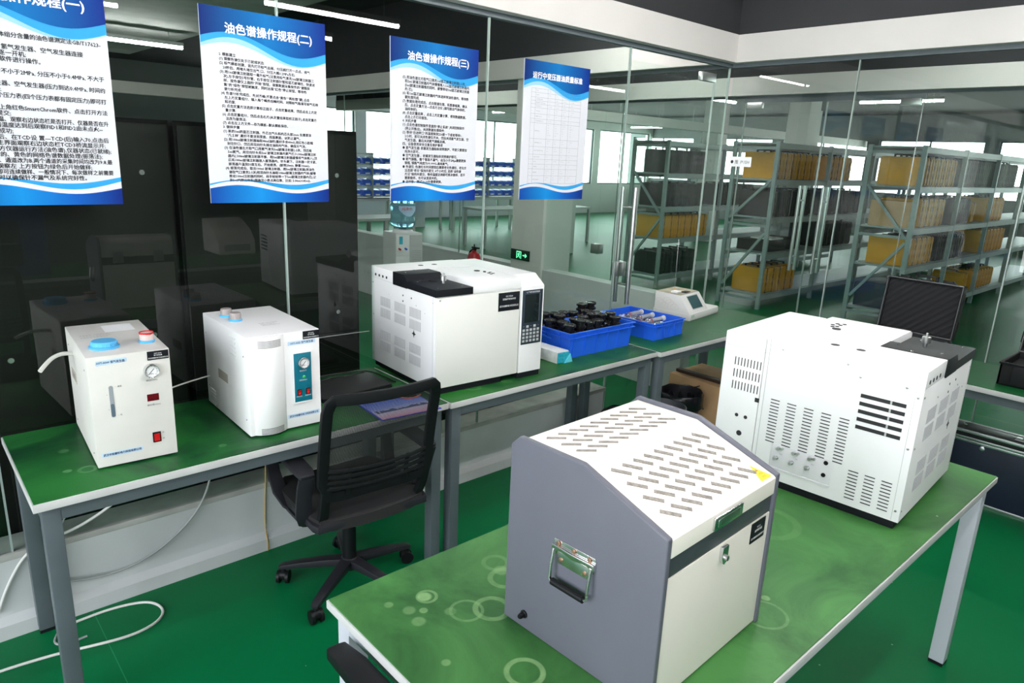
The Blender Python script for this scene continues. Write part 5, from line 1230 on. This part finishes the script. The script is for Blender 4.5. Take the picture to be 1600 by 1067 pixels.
lettering('door_lettering', [('● 推  PUSH', .085, .02, .03, .14)], INK, [o for o in C.objects if o.name == 'door_sticker'][0], (XW-.0016, 2.72, 1.735), (0, -1, 0), FZ, align='CENTER')

# ------------------------------------------------------------------ storeroom racks and cases
LV = (.18, .70, 1.14, 1.60)
def rack(x0, y0, D_, bays, label):
    r = empty('storage_rack', (x0, y0, 0), 0, label, 'rack', 'steel racks in the storeroom'); bl = 1.40
    def post(x, y): 
        MB().box(x-.018, x+.018, y-.025, y+.025, 0, 2.04).build('upright', RACKM, r, smooth=False)
    for i in range(bays+1):
        x = i*bl; post(x, 0); post(x, D_)
    br = MB()
    for i in ((0,) if bays else ()):
        x = 0
        for z0, z1, a, b in ((.30, .98, D_, 0), (1.02, 1.60, 0, D_)) if y0 < 4 or y0 > 5 else ((.25, .95, D_, 0), (1.60, 1.10, 0, D_)):
            br.strap([(x, .03 if a == 0 else D_-.03, z0), (x, D_-.03 if b else .03, z1)], (1, 0, 0), .03, .03)
        for z in (.10, 1.02, 1.95): br.box(x-.012, x+.012, .0, D_, z, z+.03)
    br.build('end_brace', RACKM, r, smooth=False)
    for z in LV+(2.03,):
        s = MB().box(0, bays*bl, -.02, .02, z-.07, z-.005).box(0, bays*bl, D_-.02, D_+.02, z-.07, z-.005).box(.0, bays*bl, .02, D_-.02, z-.02, z)
        s.build('shelf', RACKM, r, smooth=False)
    return r
rack(8.16, 5.93, .58, 4, 'steel rack farthest left in the storeroom')
rack(8.12, 4.32, .57, 5, 'middle steel rack in the storeroom, behind the door handles')
rack(8.56, 2.86, .57, 5, 'right steel rack in the storeroom, full of yellow cases')
def case_proto(m_, nm, W_, Hh_, D_):
    r = empty(nm, (0, 0, -50))
    b = MB().box(-W_/2, W_/2, 0, D_, 0, Hh_)
    b.bevel(.014, 2)
    for z in (.2, .5, .8): b.box(-W_/2-.004, W_/2+.004, -.004, .05, Hh_*z-.02, Hh_*z+.02)
    for x in (-.28, .28): b.box(W_*x-.012, W_*x+.012, -.010, .06, .015, Hh_-.015)
    b.build('case_shell', m_, r, ang=25)
    bx(-.003, .003, -.006, D_+.002, -.0, Hh_+.003).build('case_seam', BLKC, r, smooth=False)
    MB().box(-.014, .014, D_*.28, D_*.32, Hh_-.002, Hh_+.022).box(-.014, .014, D_*.68, D_*.72, Hh_-.002, Hh_+.022).box(-.014, .014, D_*.28, D_*.72, Hh_+.018, Hh_+.03).build('case_handle', BLKC, r, bevel=.003)
    MB().box(-.02, .02, D_*.12, D_*.2, Hh_-.03, Hh_+.006).box(-.02, .02, D_*.8, D_*.88, Hh_-.03, Hh_+.006).build('case_latch', m_, r, bevel=.003)
    return r
protos = {'Y': (YELC, 'yellow_case', .147, .315, .44, 'yellow'), 'y': (YELC, 'yellow_case', .120, .26, .40, 'yellow'), 'K': (BLKC, 'black_case', .147, .315, .44, 'black'), 'G': (GRNC, 'dark_green_case', .134, .32, .44, 'dark green')}
used = {}
SHELF = {.18: 'bottom shelf', .70: 'second shelf', 1.14: 'third shelf', 1.60: 'top shelf'}
def row(kind, x0, n, y, z, pitch, rackname, where):
    m_, nm, w_, h_, d_, colr = protos[kind]
    lab = '%s hard case in the %s row on the %s of the %s' % (colr, where, SHELF[z], rackname)
    for i in range(n):
        if kind not in used:
            o = case_proto(m_, nm, w_, h_, d_); used[kind] = o
        else:
            o = copy_tree(used[kind])
        o.location = (x0+i*pitch, y, z+.0005); o.rotation_euler = (0, 0, math.radians(random.uniform(-.5, .5)))
        o['label'] = lab; o['category'] = 'case'; o['group'] = '%s cases, %s, %s of %s' % (colr, where, SHELF[z], rackname)
R3, R2, R1 = 'right rack', 'middle rack', 'left rack'
row('Y', 8.70, 7, 2.90, 1.60, .172, R3, 'near'); row('G', 10.08, 8, 2.90, 1.60, .155, R3, 'middle'); row('G', 11.48, 7, 2.90, 1.60, .16, R3, 'far')
row('Y', 8.92, 5, 2.90, 1.14, .165, R3, 'near'); row('K', 10.08, 4, 2.90, 1.14, .165, R3, 'middle'); row('y', 10.80, 1, 2.90, 1.14, .15, R3, 'middle'); row('Y', 11.44, 5, 2.90, 1.14, .165, R3, 'far')
row('Y', 8.76, 5, 2.90, .70, .165, R3, 'near'); row('K', 9.70, 6, 2.90, .70, .175, R3, 'middle') ; row('Y', 11.46, 7, 2.90, .70, .165, R3, 'far')
row('y', 11.10, 1, 2.90, .18, .15, R3, 'middle'); row('y', 11.50, 7, 2.90, .18, .135, R3, 'far')
row('Y', 8.27, 7, 4.36, 1.60, .165, R2, 'near'); row('Y', 9.72, 4, 4.36, 1.60, .17, R2, 'far'); row('K', 8.27, 6, 4.36, 1.14, .175, R2, 'near'); row('K', 9.7, 6, 4.36, 1.14, .2, R2, 'far')
row('Y', 8.33, 5, 4.36, .18, .165, R2, 'near'); row('K', 9.7, 5, 4.36, .70, .22, R2, 'far')
row('Y', 8.28, 7, 5.97, .70, .165, R1, 'near'); row('K', 8.30, 5, 5.97, 1.14, .20, R1, 'near'); row('K', 8.34, 4, 5.97, 1.60, .25, R1, 'near'); row('K', 8.30, 5, 5.97, .18, .2, R1, 'near'); row('K', 9.7, 5, 5.97, 1.14, .2, R1, 'far')
tag(bx(8.60, 8.80, 2.90, 3.35, 1.141, 1.43).build('carton', mat('pale_carton', (.50, .30, .15), .8, var=.1), None, bevel=.006), 'tan carton at the near end of the right rack, on its third shelf', 'box')
tag(bx(8.64, 9.25, 3.0, 3.38, .1805, .47).build('dark_bin', mat('dark_bin_plastic', (.02, .03, .06), .5), None, bevel=.01), 'dark blue bin at the near end of the right rack, on its bottom shelf', 'bin')
tag(bx(8.3, 9.2, 4.40, 4.82, .7005, .84).build('instrument_tray', BLKC, None, bevel=.01), 'black instrument tray on the second shelf of the middle rack', 'tray')
tag(bx(8.45, 8.75, 4.42, 4.72, .8405, .86).build('paper_stack', PAPER, None, bevel=.002), 'white paper stack on the tray of the middle rack', 'papers')

# ------------------------------------------------------------------ far hall: benches, blue bin racks
def far_bench(x0, x1, y0, y1, label):
    r = empty('hall_bench', ((x0+x1)/2, (y0+y1)/2, 0), 0, label, 'bench'); W_, D_ = (x1-x0)/2, (y1-y0)/2
    bx(-W_, W_, -D_, D_, .71, .75).build('bench_top', EDGE, r, smooth=False)
    for x in (-W_+.05, 0, W_-.05):
        for y in (-D_+.05, D_-.05): bx(x-.025, x+.025, y-.025, y+.025, 0, .71).build('leg', EDGE, r, smooth=False)
far_bench(6.9, 9.9, 12.9, 13.5, 'far workbench under the blue bins, left one'); far_bench(10.1, 13.1, 12.9, 13.5, 'far workbench under the blue bins, right one')
for x0, lb in ((6.95, 'far bin rack standing on the left workbench'), (10.15, 'far bin rack standing on the right workbench')):
    r = empty('bin_rack', (x0, 13.35, .75), 0, lb, 'rack')
    s = MB()
    for z in (.02, .24, .46, .68, .90): s.box(0, 2.9, -.12, .12, z, z+.015)
    for x in (.0, .97, 1.93, 2.89): s.box(x-.012, x+.012, -.12, .12, 0, .93)
    s.build('rack_frame', RACKM, r, smooth=False)
bn = empty('parts_bin', (0, 0, 0), 0, 'small blue parts bin in the far bin racks', 'bin', 'blue parts bins in the far hall')
MB().prism([(-.11, .01), (-.11, .07), (-.06, .12), (.10, .15), (.10, .01)], 'x', -.095, .095).build('bin_shell', BLUEC, bn, bevel=.004)
MB().box(-.05, .05, -.114, -.108, .02, .05).build('bin_card', PAPER, bn, smooth=False)
k = 0
for x0 in (6.95, 10.15):
    for z in (.785, 1.005, 1.225, 1.445):
        for i in range(12):
            loc = (x0+.13+i*.24, 13.35, z+.0)
            if k == 0: bn.location = loc
            else: copy_tree(bn, loc=loc)
            k += 1
far_bench(8.5, 11.5, 10.2, 10.9, 'workbench in the middle of the hall beyond the corridor'); far_bench(5.2, 6.3, 9.2, 9.8, 'short workbench near the corridor end')

# rear bench things, mirrored in the left glass
an = empty('desk_analyser', (2.45, -.95, .75), 180, 'ivory analyser with sloped keypad on the rear bench, visible as a reflection', 'laboratory machine')
MB().prism([(.0, 0), (.0, .12), (.10, .22), (.30, .30), (.40, .30), (.40, 0)], 'x', -.17, .17).build('analyser_body', IVORY, an, bevel=.006)
bx(-.12, .12, -.003, 0, .03, .09).build('front_plate', KEY, an, bevel=.001)
bb = empty('blue_cabinet_oven', (.62, -.75, .75), 0, 'dark blue laboratory oven on the rear bench, visible as a reflection', 'laboratory machine')
bx(-.28, .28, -.2, .25, 0, .48).build('oven_body', mat('oven_blue', (.02, .05, .16), .4), bb, bevel=.01)
bx(-.20, .12, .25, .256, .08, .40).build('oven_window', SCREEN, bb, bevel=.003)
MB().cyl((-.16, .285, .24), (.1, .285, .24), .008, 10).cyl((-.14, .25, .24), (-.14, .285, .24), .006, 8).cyl((.08, .25, .24), (.08, .285, .24), .006, 8).build('oven_handle', STEEL, bb)
